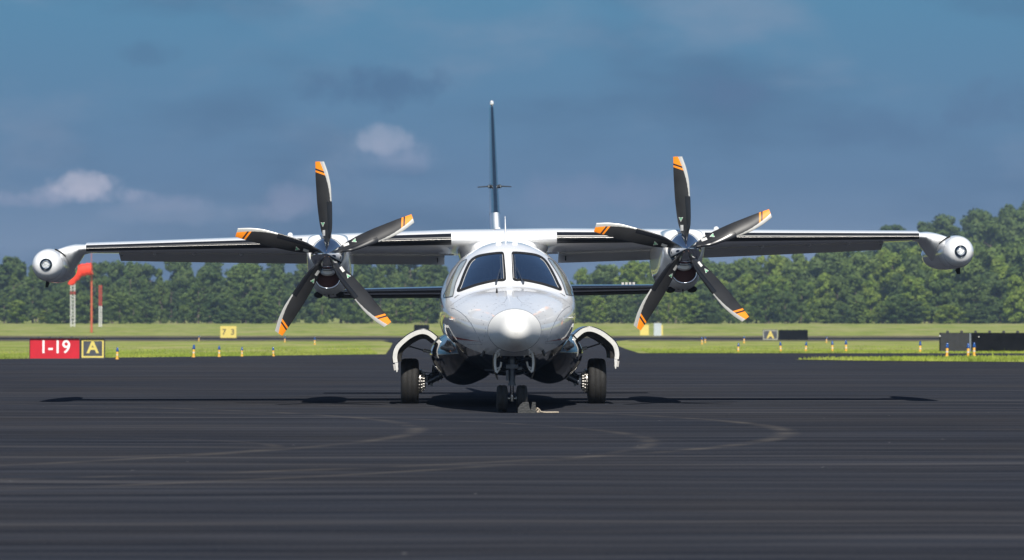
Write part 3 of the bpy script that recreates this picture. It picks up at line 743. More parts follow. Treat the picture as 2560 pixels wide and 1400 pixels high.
FN = MB().rings([finring(*r) for r in white_f]).build('dorsal_fin', M['white'], AC, roll=True)
FN = MB().rings([finring(z, a - (.004), b, t + .002) for z, a, b, t in dark_f]).build('tail_fin', M['navy'], AC, roll=True)
MB().lathe([(4.165, .028), (4.19, .030), (4.21, .028), (4.225, .018), (4.23, .002)], (0, 5.78, 0), 'z', 20).build('beacon', M['lens'], FN, roll=True)
for s in (-1, 1):
    a = MB(); a.tube([(s * .055, 4.62, 2.94), (s * .085, 4.60, 2.945)], .028, 10); a.tube([(s * .085, 4.60, 2.945), (s * .235, 4.72, 2.94)], [.011, .008], 8)
    a.build('navigation_antenna', M['steel'], FN, roll=True)
for s in (-1, 1):
    tp = MB(); ev = MB(); rr, r2 = [], []
    for x in np.linspace(.15, 2.38, 10):
        t = (x - .15) / 2.23; y0 = 4.35 + .30 * t; c = 1.20 - .40 * t; h_ = .062 - .022 * t
        rr.append([(s * x, y0 + c * .66 * (.5 - .5 * math.cos(a)), 1.495 + h_ * math.copysign(abs(math.sin(a)) ** .8, math.sin(a))) for a in [k * 2 * math.pi / 20 for k in range(20)]])
        r2.append([(s * x, y0 + c * .64, 1.495 + h_ * .5), (s * x, y0 + c, 1.395 + .02 * t), (s * x, y0 + c, 1.388 + .02 * t), (s * x, y0 + c * .64, 1.495 - h_ * .9)])
    T = tp.rings(rr).build('tailplane', M['black'], AC, roll=True)
    ev.rings(r2); ev.build('elevator', M['inner'], T, roll=True)
vg = MB()
for k in range(4): vg.box((1.80 + k * .052, 4.98, 1.556), (.034, .06, .03))
vg.build('tailplane_lamp', M['castwhite'], AC, roll=True)

# ---- gear fairings (sponsons)
sec0 = [(.70, .90), (.80, .865), (.895, .77), (.945, .67), (.935, .57), (.86, .43), (.72, .305), (.55, .255), (.38, .29), (.18, .41), (.10, .65), (.42, .95)]
for s in (-1, 1):
    base = catmull([(x, 0, z) for x, z in sec0], 5, True); rr = []
    kk = [(-2.52, .03), (-2.50, .14), (-2.44, .32), (-2.32, .52), (-2.1, .72), (-1.8, .87), (-1.4, .97), (-1.0, 1.0), (.3, 1.0), (1.0, .86), (1.7, .55), (2.3, .06)]
    for y in list(np.linspace(-2.52, -1.0, 22)) + list(np.linspace(-.8, 2.3, 14)):
        k = float(pchip([q[0] for q in kk], [q[1] for q in kk], y)); cx_, cz_ = .50, .66
        rr.append([(s * (cx_ + (p.x - cx_) * k), y, cz_ + (p.z - cz_) * k) for p in base])
    MB().rings(rr).build('gear_fairing', M['black'], AC, roll=True)
    # main gear door: a curved shell hinged high on the fairing
    dl = catmull([(x, 0, z) for x, z in ((.850, .855), (.955, .935), (1.075, .950), (1.21, .895), (1.335, .795), (1.392, .715), (1.412, .62), (1.406, .545))], 6)
    outr, innr, whit, deep = [], [], [], []
    for i, p_ in enumerate(dl):
        t = (dl[min(i + 1, len(dl) - 1)] - dl[max(i - 1, 0)]).normalized(); n_ = Vector((-t.z, 0, t.x)); n_ = n_ if n_.z + n_.x > 0 else -n_
        outr.append(p_ + n_ * .010); whit.append(p_ - n_ * .002); innr.append(p_ - n_ * .056); deep.append(p_ - n_ * (.125 - .04 * abs(i / len(dl) - .4)))
    d = MB(); L = len(dl); y0, y1 = -.90, .15
    P = lambda v, y: (s * v.x, y, v.z)
    d.add([P(v, y0) for v in outr] + [P(v, y1) for v in outr], [(i, i + 1, L + i + 1, L + i) for i in range(L - 1)], 0)
    def strip(A, ya, B, yb, mi, sm=False): d.add([P(v, ya) for v in A] + [P(v, yb) for v in B], [(i, i + 1, L + i + 1, L + i) for i in range(L - 1)], mi, sm)
    strip(outr, y0, whit, y0 - .004, 0); strip(whit, y0 - .004, innr, y0 - .004, 1); strip(innr, y0 - .004, innr, y0 + .05, 1)
    strip(innr, y0 + .05, deep, y0 + .10, 2); strip(deep, y0 + .10, deep, y1, 2, True); strip(outr, y1, deep, y1, 1)
    for i in (0, L - 1): d.add([P(outr[i], y0), P(deep[i], y0 + .1), P(deep[i], y1), P(outr[i], y1)], [(0, 1, 2, 3)], 1, False)
    for i in range(4, L - 2, 5):
        c_ = outr[i] * .5 + innr[i] * .5; d.box((s * c_.x, y0 - .001, c_.z), (.009, .003, .009), 3)
    DR = d.build('gear_door', [M['black'], M['gearedge'], M['inner'], M['rivet']], AC, roll=True, fix=False)
    h = MB(); h.box((s * 1.375, -.90, .490), (.055, .10, .075), 0, Matrix.Rotation(s * .15, 3, 'Y')); h.add([(s * 1.345, -.96, .545), (s * 1.385, -.96, .545), (s * 1.365, -.96, .425), (s * 1.352, -.96, .435), (s * 1.345, -.9, .545), (s * 1.385, -.9, .545), (s * 1.365, -.9, .425), (s * 1.352, -.9, .435)], [(0, 1, 2, 3), (4, 7, 6, 5), (0, 4, 5, 1), (1, 5, 6, 2), (2, 6, 7, 3), (3, 7, 4, 0)], 1, False)
    h.build('door_hook', [M['castwhite'], M['gearedge']], DR, roll=True)
    a_ = MB(); a_.tube([(s * .93, -.45, .665), (s * 1.03, -.45, .690)], .022, 12, 0); a_.tube([(s * 1.03, -.45, .690), (s * 1.21, -.45, .745)], .009, 8, 1); a_.tube([(s * 1.195, -.45, .74), (s * 1.23, -.45, .75)], .016, 8, 2)
    a_.build('door_actuator', [M['castwhite'], M['gearblack'], M['steel']], DR, roll=True)
    # main wheel and leg (these stand level on the ground)
    wx, wy, wz = s * 1.182, -.20, .283
    tread = [(-.112, .19), (-.114, .225), (-.108, .258), (-.092, .279), (-.066, .287), (-.037, .2885), (-.034, .284), (-.030, .284), (-.027, .289), (0, .2895), (.027, .289), (.030, .284), (.034, .284), (.037, .2885), (.066, .287), (.092, .279), (.108, .258), (.114, .225), (.112, .19)]
    ty = MB().lathe(tread, (wx, wy, wz), 'x', 72)
    ty.v = [(x + (0 if z > .05 else (1 if x > wx else -1) * .010 * (1 - z / .05) * (abs(x - wx) > .05)), y, max(z, .0015)) for x, y, z in ty.v]
    WH = MB().lathe([(-s * .10, .02), (-s * .085, .19), (s * .085, .19), (s * .10, .02)], (wx, wy, wz), 'x', 40).build('main_wheel', M['castwhite'], AC)
    ty.build('tyre', M['tyre'], WH)
    br = MB(); ix = wx - s * .112
    br.lathe([(0, .02), (0, .145), (-s * .03, .150), (-s * .035, .128), (-s * .05, .128), (-s * .055, .10), (-s * .085, .095), (-s * .09, .02)], (ix, wy, wz), 'x', 40)
    br.build('wheel_hub', M['steel'], WH)
    bo = MB()
    for k in range(20):
        a = k * 2 * math.pi / 20
        for r_, x0, x1, q in ((.138, .0, .045, .011), (.112, .045, .075, .010)):
            y_, z_ = wy + r_ * math.cos(a), wz + r_ * math.sin(a); bo.tube([(ix - s * x0, y_, z_), (ix - s * x1, y_, z_)], q, 6)
    bo.build('hub_bolts', M['castwhite'], WH)
    lg = MB(); J = Vector((s * .965, wy, .265)); K_ = Vector((s * .70, wy + .02, .40))
    lg.tube([Vector((s * 1.08, wy, wz)), J], .030, 12); lg.tube([J + Vector((0, 0, -.02)), J + Vector((0, 0, .10))], .036, 14)
    lg.tube([J, K_], [.040, .044], 16); lg.tube([J + Vector((0, .03, .06)), K_ + Vector((s * .02, .03, .085))], .026, 12)
    for t in (.18, .45, .62): c_ = J.lerp(K_, t); d_ = (K_ - J).normalized() * .007; lg.tube([c_ - d_, c_ + d_], .052, 16)
    lg.tube([J.lerp(K_, .3) + Vector((0, 0, .07)), J.lerp(K_, .34) + Vector((-s * .012, 0, .17))], [.025, .036], 12); lg.box(J + Vector((s * .015, -.045, .03)), (.05, .03, .10)); lg.box(J.lerp(K_, .22) + Vector((0, -.03, -.055)), (.03, .03, .04))
    lg.tube([J + Vector((s * .05, -.05, .07)), J + Vector((s * .02, -.07, .13)), J + Vector((-s * .05, -.06, .12)), K_ + Vector((0, -.05, .08))], .006, 6)
    lg.build('gear_leg', M['gearblack'], AC)
    bk = MB(); bk.box(J + Vector((s * .055, -.035, .035)), (.035, .05, .08)); bk.tube([J + Vector((s * .06, -.06, .01)), J + Vector((s * .06, -.06, .07))], .014, 8); bk.build('brake_caliper', M['steel'], WH)
# ---- nose gear
ny = -4.70
ng = MB()
ng.tube([(0, ny + .02, .74), (0, ny + .02, .55)], .047, 16); ng.tube([(0, ny, .56), (0, ny, .46)], [.05, .042], 16); ng.tube([(0, ny, .46), (0, ny, .315)], .038, 16)
ng.tube([(0, ny, .325), (0, ny, .305)], .047, 16); ng.box((0, ny - .005, .52), (.135, .09, .045)); ng.box((-.055, ny, .42), (.03, .05, .12)); ng.tube([(-.30, ny + .55, .475), (0, ny + .5, .455), (.28, ny + .55, .47)], .010, 6)
ng.tube([(-.22, ny + .05, .61), (.22, ny + .05, .61)], .018, 10); ng.tube([(-.2, ny + .2, .67), (-.02, ny, .55)], .016, 8); ng.tube([(.2, ny + .2, .67), (.02, ny, .55)], .016, 8)
ng.tube([(.05, ny - .02, .50), (.11, ny - .03, .52), (.15, ny, .47), (.13, ny, .43)], .007, 6); ng.box((.09, ny, .50), (.05, .04, .035))
NG = ng.build('nose_gear', M['gearblack'], AC)
MB().tube([(0, ny, .31), (0, ny, .17)], .021, 16).build('oleo_piston', M['chrome'], NG)
ax = MB(); ax.tube([(-.075, ny, .157), (.075, ny, .157)], .014, 10); ax.tube([(0, ny, .20), (0, ny, .125)], [.03, .026], 12); ax.tube([(-.052, ny - .02, .155), (-.06, ny - .02, .175)], .016, 8); ax.tube([(.052, ny - .02, .155), (.06, ny - .02, .175)], .016, 8)
ax.tube([(0, ny - .03, .19), (0, ny - .033, .175)], .014, 10); ax.build('nose_axle', M['steel'], NG)
for s in (-1, 1):
    cxw = s * .112
    w_ = MB().lathe([(-.061, .075), (-.063, .10), (-.056, .138), (-.036, .152), (-.012, .1545), (-.010, .151), (.010, .151), (.012, .1545), (.036, .152), (.056, .138), (.063, .10), (.061, .075)], (cxw, ny, .1555), 'x', 56)
    w_.build('nose_tyre', M['tyre'], NG); MB().lathe([(-.045, .01), (-.05, .078), (.05, .078), (.045, .01)], (cxw, ny, .1555), 'x', 32).build('nose_wheel_hub', M['gearblack'], NG)
    # hanging nose gear doors
    ct = [(.215, .70), (.232, .64), (.238, .56), (.228, .48), (.205, .41), (.188, .375)]
    cc = catmull([(x, 0, z) for x, z in ct], 4); d = MB(); L = len(cc); yA, yB = ny - .16, ny + .62
    def pp_(o_, y): return [(s * (v.x + o_), y, v.z + (0.06 if (y > ny + .3 and i > L - 5) else 0)) for i, v in enumerate(cc)]
    d.add(pp_(.006, yA) + pp_(.006, yB), [(i, i + 1, L + i + 1, L + i) for i in range(L - 1)], 0); d.add(pp_(-.006, yA) + pp_(-.006, yB), [(i, i + 1, L + i + 1, L + i) for i in range(L - 1)], 0)
    d.add(pp_(.006, yA) + pp_(-.006, yA), [(i, i + 1, L + i + 1, L + i) for i in range(L - 1)], 0, False)
    d.add(pp_(-.007, yA - .004)[2:-7] + pp_(-.034, yA - .004)[2:-7], [(i, i + 1, L - 9 + i + 1, L - 9 + i) for i in range(L - 10)], 1, False)
    D_ = d.build('nose_gear_door', [M['black'], M['gearedge']], AC, roll=True, fix=False)
    b_ = MB(); b_.tube([(s * .205, yA + .02, .625), (s * .165, yA + .02, .655), (s * .140, yA + .02, .685)], .013, 8, 0); b_.tube([(s * .195, yA + .02, .50), (s * .155, yA + .02, .515), (s * .145, yA + .02, .575)], .013, 8, 0); b_.tube([(s * .20, yA, .45), (s * .16, yA, .50)], .010, 8, 0)
    b_.build('door_bracket', M['castwhite'], D_, roll=True)
    b_ = MB(); p_ = hit(s * .335, .70, off=.001)
    if p_: b_.tube([p_ + Vector((s * -.02, -.01, .03)), p_ + Vector((s * .025, .0, -.06))], [.014, .020], 10); b_.build('taxi_light_fairing', M['inner'], AC, roll=True)
# shade of the open nose gear bay, put in as a closed near-black solid
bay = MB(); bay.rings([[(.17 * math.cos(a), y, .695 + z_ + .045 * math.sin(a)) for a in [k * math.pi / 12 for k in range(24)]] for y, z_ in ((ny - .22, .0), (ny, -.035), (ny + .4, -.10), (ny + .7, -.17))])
bay.build('gear_bay_shade', M['mattblack'], AC, roll=True)
for s in (-1, 1):
    b_ = MB(); b_.tube([(s * .115, ny - .24, .672), (s * .15, ny - .22, .655), (s * .13, ny - .2, .63)], .006, 6); b_.build('bay_linkage', M['castwhite'], NG)

# ================================================================== CHOCK
CK = link('wheel_chock', None, None, (0, 0, 0)); D0 = 39.05
CK.location = ((1317 - 1280) * D0 / FPX, D0, 0)
tag(CK, 'grey ribbed rubber wheel chock wedged against the nose wheel with a frayed rope', 'chock')
c_ = MB(); prof = [(-.100, 0), (-.100, .055), (-.080, .088), (-.045, .120), (.020, .122), (.030, .060), (.042, .030), (.052, .060), (.060, .120), (.100, .120), (.102, 0)]
n_ = len(prof); c_.add([(x, -.07, z) for x, z in prof] + [(x, .12, z) for x, z in prof], [(i, (i + 1) % n_, n_ + (i + 1) % n_, n_ + i) for i in range(n_)], 0, False)
c_.add([(x, -.07, z) for x, z in prof], [tuple(range(n_))], 0, False); c_.add([(x, .12, z) for x, z in prof], [tuple(reversed(range(n_)))], 0, False)
gm = G('ribbed_rubber'); gm.set(color=gm.mix(gm.noise(60, 5, (.6, 1, 1.6), .35, .65), (.025, .027, .028), (.062, .062, .060)), rough=.8).bump(gm.noise(45, 3, (.5, 1, 2.0)), .006)
c_.build('chock_body', gm.m, CK)
M['rope'] = plain('frayed_rope', (.52, .44, .34), .9, var=.35, scale=90, bump=.004)
rp = MB(); rp.tube(catmull([(.095, -.02, .035), (.12, -.06, .055), (.135, -.075, .03), (.115, -.08, .012), (.15, -.085, .012), (.22, -.10, .009), (.30, -.085, .010), (.355, -.09, .009)], 5), .0085, 8)
rp.tube(catmull([(.10, -.05, .03), (.125, -.04, .05), (.14, -.09, .04), (.17, -.11, .012), (.26, -.12, .008), (.36, -.10, .009)], 5), .0065, 8)
rp.build('rope', M['rope'], CK)

# ================================================================== GROUND
def hgt(x, y):
    t = min(1, max(0, (y - 300) / 300)); z = 1.45 * t * t * (3 - 2 * t)
    if y > 640:
        u = (y - 640) / 260; a = min(1, max(0, (x - 45) / 60)); z += 15 * min(1, u) ** 1.2 * (a * a * (3 - 2 * a)) + 2.0 * min(1, u)
    return z
gx = list(np.linspace(-6000, -300, 10)) + list(np.linspace(-260, 260, 53)) + list(np.linspace(300, 6000, 10))
gy = [-600, -100, 0, 60] + list(range(100, 300, 40)) + list(range(300, 1000, 20)) + [1100, 1400, 2000, 4000, 9000]
gv = [(x, y, hgt(x, y) - .012) for y in gy for x in gx]; nx = len(gx)
gnd = MB().add(gv, [(j*nx+i, j*nx+i+1, (j+1)*nx+i+1, (j+1)*nx+i) for j in range(len(gy)-1) for i in range(nx-1)]).build('ground', M['grass'], fix=False)
tag(gnd, kind='structure')
def sheet(name, poly, z, mat):
    bm = bmesh.new(); bm.faces.new([bm.verts.new((x, y, z)) for x, y in poly]); bmesh.ops.triangulate(bm, faces=bm.faces)
    bmesh.ops.recalc_face_normals(bm, faces=bm.faces)
    if sum(f.normal.z for f in bm.faces) < 0: bmesh.ops.reverse_faces(bm, faces=bm.faces)
    me = bpy.data.meshes.new(name); bm.to_mesh(me); bm.free(); me.materials.append(mat); o = link(name, me); return tag(o, kind='structure')
def gp(px, py): D = FPX * CAMH / (py - YH); return ((px - 1280) * D / FPX, D)
sheet('apron', [(-300, -80), (300, -80), (300, 90.5), (-300, 90.5)], 0, M['asphalt'])
sheet('apron', [(-300, 90.5), (-22.8, 90.5), (-15.2, 103), (-60, 96), (-300, 91)], .0005, M['asphalt'])
sheet('apron', [(-22.8, 90.5), (300, 90.5), (300, 121), (40, 121.5), (4.6, 125.5), (-4.4, 120.5), (-15.2, 103)], .0005, M['asphalt'])
sheet('taxiway', [(-4.4, 120.5), (4.6, 125.5), (4.9, 150), (-5.3, 150)], .001, M['asphalt'])
sheet('taxiway', [(-5.3, 150), (4.9, 150), (6.0, 215), (8.2, 243), (-9.5, 243), (-6.9, 200)], .001, M['asphalt'])
sheet('runway', [(-300, 243), (300, 243), (300, 281), (-300, 281)], .002, M['asphalt'])
for nm_, y0, y1, zz in (('verge', 226, 245, .006), ('verge', 279, 330, .05)):
    gd = G('dry_verge_' + str(y0)); gd.set(color=gd.mix(gd.noise(.35, 5, (1, .35, 1), .30, .54), (.20, .22, .05), (.095, .066, .042)), rough=.95)
    if y0 < 240:
        sheet(nm_, [(-300, y0), (-8.0, y0), (-9.2, y1), (-300, y1)], zz, gd.m); sheet(nm_, [(7.7, y0), (300, y0), (300, y1), (8.1, y1)], zz, gd.m)
    else: sheet(nm_, [(-300, y0), (300, y0), (300, y1), (-300, y1)], zz, gd.m)
isl = [(8.2, 100.5), (9.6, 97.5), (13.7, 93.5), (20, 91.5), (60, 88), (60, 112), (22, 113), (12, 106), (9.0, 102.5)]
sheet('grass_island', isl, .012, M['grass'])

# grass blades on the edges of the turf, one object
gb = MB(); vs, fs = [], []
def bl(x, y, h, z0=0):
    a = random.uniform(0, 6.28); w = random.uniform(.010, .028); lean = random.uniform(-.5, .5) * h; k = len(vs)
    vs.extend([(x - w * math.cos(a), y - w * math.sin(a), z0), (x + w * math.cos(a), y + w * math.sin(a), z0), (x + lean, y + random.uniform(-.3, .3) * h, z0 + h)]); fs.append((k, k + 1, k + 2))
def edge_y(x):
    if x < -4.4:
        return 120.5 + (x + 4.4) * (17.5 / 10.8) if x > -15.2 else 103 + (x + 15.2) * .156
    return None
for _ in range(26000):
    x = random.uniform(-22, -4.45); y = edge_y(x) + abs(random.gauss(0, 1)) ** 1.6 * 9 + .02
    if x < -4.7 - (y - 120.5) * .05: bl(x, y, random.uniform(.03, .085))
for _ in range(20000):
    x = random.uniform(5.0, 24); y = 125.4 - (x - 5) * .11 + abs(random.gauss(0, 1)) ** 1.6 * 7
    if x > 4.8 + (y - 125) * .03: bl(x, y, random.uniform(.03, .09))
for _ in range(34000):
    x = random.uniform(8.3, 26); y = random.uniform(90, 113)
    if inside((x, y), isl): bl(x, y, random.uniform(.04, .13) * (1.0 if y < 100 else .8))
for _ in range(60):
    x = random.uniform(9, 24); y = random.uniform(93, 100)
    if inside((x, y), isl): bl(x, y, random.uniform(.2, .42))
gb.add(vs, fs, 0, False); tag(gb.build('grass', M['blades'], fix=False), kind='stuff', label='short bright green grass along the apron edges', cat='grass')

# ================================================================== EDGE LIGHTS
M['bluelens'] = plain('blue_lens', (.01, .06, .22), .15, coat=.6); M['yellow'] = plain('yellow_post_paint', (.62, .33, .04), .45, var=.12, scale=20)
M['posthighlight'] = plain('pale_highlight', (.62, .56, .44), .5)
EL = link('taxiway_light', None)
MB().lathe([(0, .045), (.03, .045), (.032, .028), (.22, .030), (.225, .024)], axis='z', n=14).build('post', M['yellow'], EL)
MB().lathe([(.11, .0312), (.150, .0318)], axis='z', n=14).build('post_highlight', M['posthighlight'], EL)  # pale ring paints the post's highlight on as colour
MB().lathe([(.225, .034), (.245, .042), (.262, .042), (.268, .030), (.335, .026), (.352, .016), (.357, .001)], axis='z', n=14).build('lens', M['bluelens'], EL)
lights = [(293, 898, 1), (484, 893, 1.12), (548, 892, 1), (605, 891, .85), (684, 890.5, .85), (497, 853, 1), (712, 856, 1), (787, 862, 1.1),
 (1755, 861, 1.1), (1763, 857, 1), (1860, 858, 1.15), (1845, 881.5, 1), (1952, 880.5, 1.1), (2014, 880.5, 1.1), (2066, 857, 1), (2081, 880, 1.2), (2115, 880, 1.25), (2300, 882, 1.2), (2367, 892, 1.25), (2420, 893, 1.25), (2435, 890, 1.25)]
def light_label(i, px):
    L_ = ['post just right of the black A sign', 'post at left apron edge, tallest of its row', 'post right of the tallest left one', 'post second from left propeller tip', 'post under the left propeller tip',
          'tiny far post above the tallest left post', 'tiny far post by the lower left orange tip', 'tiny far post between the left propeller blades', 'post, front of a close far pair right of aircraft', 'post, rear of a close far pair right of aircraft',
          'far post under the lower right orange tip', 'leftmost near post on the right grass', 'post on right grass below the distant A sign', 'post below the right end of the long black sign', 'tiny far post right of the long black sign',
          'left post of the mid right grass pair', 'right post of the mid right grass pair', 'lone post left of the big dark sign', 'post before the left edge of the big dark sign', 'left post of the pair before the big dark sign', 'right post of the pair before the big dark sign'][i]
    return L_
for i, (px, py, sc) in enumerate(lights):
    x, y = gp(px, py)
    o = EL if i == 0 else EL.copy()
    if i:
        COL.objects.link(o)
        for ch in [c for c in EL.children]:
            c2_ = ch.copy(); COL.objects.link(c2_); c2_.parent = o
    o.location = (x, y, 0); o.scale = (sc * 1.1, sc * 1.1, sc)
    o.rotation_euler = (R(random.uniform(-3, 3)), R(random.uniform(-4, 4)), random.uniform(0, 6))
    tag(o, 'blue topped ' + light_label(i, px), 'taxiway light', 'taxiway edge lights')

# ================================================================== SIGNS
M['signred'] = plain('sign_red', (.50, .006, .018), .45, var=.1, scale=3); M['signblack'] = plain('sign_black', (.05, .055, .065), .6, var=.3, scale=5)
M['signyellow'] = plain('sign_yellow', (.62, .50, .12), .5, var=.08); M['signwhite'] = plain('sign_white', (.80, .78, .75), .5, var=.05)
M['signdark'] = plain('sign_dark_back', (.006, .0065, .008), .7, spec=.05, var=.4, scale=3); M['signframe'] = plain('sign_frame', (.03, .03, .035), .5)
def text(name, body, size, mat, parent, x, z, y=-.004, ext=.002, bold=.0, sx=1.0):
    cu = bpy.data.curves.new(name, 'FONT'); cu.body = body; cu.size = size; cu.align_x = 'CENTER'; cu.align_y = 'CENTER'; cu.extrude = ext; cu.offset = bold
    t = bpy.data.objects.new(name, cu); COL.objects.link(t)
    dg = bpy.context.evaluated_depsgraph_get(); me = bpy.data.meshes.new_from_object(t.evaluated_get(dg))
    bpy.data.objects.remove(t); me.materials.clear(); me.materials.append(mat)
    me.transform(Matrix.Diagonal((sx, 1, 1, 1))); me.transform(Matrix.Rotation(R(90), 4, 'X'))
    return link(name, me, parent, (x, y, z))
def frame(mb, w, h, t, d, z0, mi=0):
    mb.box((0, 0, z0 + t / 2), (w, d, t), mi); mb.box((0, 0, z0 + h - t / 2), (w, d, t), mi)
    mb.box((-w / 2 + t / 2, 0, z0 + h / 2), (t, d, h - 2 * t), mi); mb.box((w / 2 - t / 2, 0, z0 + h / 2), (t, d, h - 2 * t), mi)
def sign_root(px, py, label, cat='sign', name='airfield_sign', z=0):
    x, y = gp(px, py); o = link(name, None, None, (x, y + .3, z)); tag(o, label, cat); return o, FPX / y
sg, k = sign_root(134, 897.5, 'red sign reading 1-19 in white at the left apron edge')
w_, h_ = 125 / k, 52 / k
MB().box((0, .05, h_ / 2), (w_, .10, h_)).build('sign_face', M['signred'], sg)
text('lettering', '1-19', .54, M['signwhite'], sg, 0, h_ * .55, bold=.006, sx=.95)
b_ = MB()
frame(b_, w_ + .02, h_ + .01, .015, .13, 0)
for q in range(4): b_.box((-w_ / 2 + .25 + q * (w_ - .5) / 3, .05, h_ + .025), (.07, .07, .035))
b_.build('sign_frame', M['signframe'], sg)
sg, k = sign_root(229, 897.5, 'black sign with yellow letter A and yellow border beside the red sign')
w_, h_ = 59 / k, 51 / k
MB().box((0, .05, h_ / 2), (w_, .10, h_)).build('sign_face', M['signblack'], sg)
b_ = MB(); frame(b_, w_ * .94, h_ * .90, .05, .004, h_ * .06); o = b_.build('sign_border', M['signyellow'], sg); o.location = (0, -.004, 0)
text('lettering', 'A', .50, M['signyellow'], sg, 0, h_ * .55, bold=.014)
b_ = MB(); frame(b_, w_ + .02, h_ + .01, .015, .13, 0)
for q in (-1, 1): b_.box((q * w_ * .28, .05, h_ + .025), (.07, .07, .035))
b_.build('sign_frame', M['signframe'], sg)
def stand(px, pyt, pyb, wpx, D, name, label, build, cat='sign'):
    z0 = CAMH + (YH - pyb) * D / FPX; k = FPX / D; z0 = max(z0, hgt(0, D)) if abs(z0 - hgt(0, D)) < .4 else z0
    zg = hgt((px - 1280) * D / FPX, D)
    o = link(name, None, None, ((px - 1280) * D / FPX, D, zg)); tag(o, label, cat); build(o, wpx / k, CAMH + (YH - pyt) * D / FPX - zg, k); return o
def b_yellow(o, w, h, k):
    MB().box((0, .05, h * .5 + .04), (w, .1, h - .08)).build('sign_face', M['signyellow'], o)
    text('lettering', '7  3', h * .62, M['signframe'], o, 0, h * .52, bold=.008)
    l_ = MB(); [l_.box((q * w * .35, .06, .04), (.05, .05, .08)) for q in (-1, 1)]; l_.build('sign_legs', M['signframe'], o)
stand(571, 815, 840, 40, 262, 'airfield_sign', 'yellow sign with two black numerals in the far left grass', b_yellow)
def b_yel2(o, w, h, k):
    MB().box((0, .05, h * .5 + .03), (w, .1, h - .06)).build('sign_face', M['signyellow'], o); l_ = MB(); [l_.box((q * w * .35, .06, .02), (.05, .05, .06)) for q in (-1, 1)]; l_.build('sign_legs', M['signframe'], o)
stand(1611, 812, 828, 22, 330, 'airfield_sign', 'small plain yellow sign in far grass beside the right propeller tip', b_yel2)
def b_box(o, w, h, k):
    MB().box((-.05 * w, .05, h * .5), (w * .78, .3, h)).build('cabinet', plain('pale_grey_panel', (.42, .46, .48), .5), o); MB().box((w * .42, .05, h * .45), (w * .16, .2, h * .8)).build('side_panel', M['signyellow'], o)
stand(1645, 808, 828, 24, 331, 'equipment_box', 'pale grey box with yellow side in the far grass right of the yellow sign', b_box, 'box')
def b_A(o, w, h, k):
    MB().box((0, .05, h * .5), (w, .1, h)).build('sign_face', M['signblack'], o); b_ = MB(); frame(b_, w * .96, h * .90, .05, .004, h * .04); q = b_.build('sign_border', plain('weathered_border', (.34, .34, .26), .7), o); q.location = (0, -.004, 0)
    text('lettering', 'A', h * .95, M['signyellow'], o, 0, h * .48, bold=.02)
stand(1926, 824, 845, 38, 240, 'airfield_sign', 'distant black sign with yellow A and pale border in the right grass', b_A)
def b_dark(o, w, h, k):
    MB().box((0, .05, h * .5), (w, .12, h)).build('sign_panel', M['signdark'], o); l_ = MB(); [l_.box((-w * .4 + q * w * .2, .05, h + .012), (.09, .08, .05)) for q in range(5)]; l_.build('sign_clips', M['signframe'], o)
stand(1983, 825, 844, 73, 240, 'sign_back', 'long black sign panel right of the small yellow lettered sign', b_dark)
stand(1054, 812, 826, 38, 345, 'sign_back', 'small black sign panel in far grass above the left gear door', b_dark)
x, y = gp(2462, 881); sg = link('sign_back', None, None, (x + .55, y, 0)); tag(sg, 'large dark sign back with clips along its top at the right edge', 'sign'); k = FPX / y
w_ = 300 / k; h_ = 49 / k
MB().box((0, .06, h_ / 2), (w_, .12, h_)).build('sign_panel', M['signdark'], sg)
xs0 = -w_ / 2; MB().box((xs0 + .55, -.004, h_ / 2), (1.05, .02, h_ * .98)).build('sign_panel', plain('charcoal_panel', (.016, .0165, .019), .5, var=.3), sg)
MB().box((xs0 + 1.13, -.004, h_ / 2), (.07, .024, h_ * .96)).build('panel_joint', plain('grey_joint', (.13, .15, .18), .5), sg)
l_ = MB()
for q in range(8): l_.box((xs0 + .3 + q * .52, .05, h_ + .03), (.10, .10, .06)); l_.box((xs0 + .3 + q * .52, .05, h_ + .07), (.06, .06, .03))
l_.build('sign_clips', M['signframe'], sg)
l_ = MB(); l_.tube([(xs0 + .0, -.01, h_ * .82), (xs0 + .02, -.02, h_ * .86)], .03, 8); l_.tube([(xs0 + 1.45, -.02, h_ * .78), (xs0 + 1.45, -.02, h_ * .82)], .02, 8); l_.build('hinge', M['signwhite'], sg)

# ================================================================== WINDSOCK AND MASTS
def at(px, py, D): return Vector(((px - 1280) * D / FPX, D, CAMH + (YH - py) * D / FPX))
M['sock'] = plain('windsock_fabric', (.85, .045, .012), .7, var=.12, scale=1.5); M['pole'] = plain('faded_orange_pole', (.48, .10, .045), .6, var=.15)
D = 380; zg = hgt(0, D); b0 = at(229, 800, D)
WS = link('windsock', None, None, (b0.x, D, zg)); tag(WS, 'drooping red orange windsock on a faded orange pole at far left', 'windsock')
top = at(229, 662, D).z - zg
pl = MB().tube([(0, 0, 0), (0, 0, top)], [.13, .10], 10); pl.tube([(-.03, 0, top), (-.03, 0, top + 2.4)], .035, 6); pl.build('pole', M['pole'], WS)
cps = [at(x, y, D) - Vector((b0.x, D, zg)) for x, y in ((231, 672), (215, 674), (203, 677), (197, 684), (190, 694), (181, 706), (177, 712))]
for q_ in cps: q_.y -= .75
cc = catmull(cps, 5); rs = np.interp(np.linspace(0, 1, len(cc)), [0, .25, .45, .7, 1], [.66, .66, .60, .42, .26])
sk = MB().tube(cc, [float(r) for r in rs], 20, 0, False)
sk.v = [(x + .04 * math.sin(z * 9 + x * 5), y * .8, z + .03 * math.sin(x * 11)) for x, y, z in sk.v]; o = sk.build('sock', M['sock'], WS, fix=False)
hr = MB().tube([cps[0] + Vector((.06 * math.sin(a) * 0 + .0, .60 * math.cos(a), .64 * math.sin(a))) for a in np.linspace(0, 2 * math.pi, 25)], .03, 6, 0, False); hr.build('hoop', M['pole'], WS)
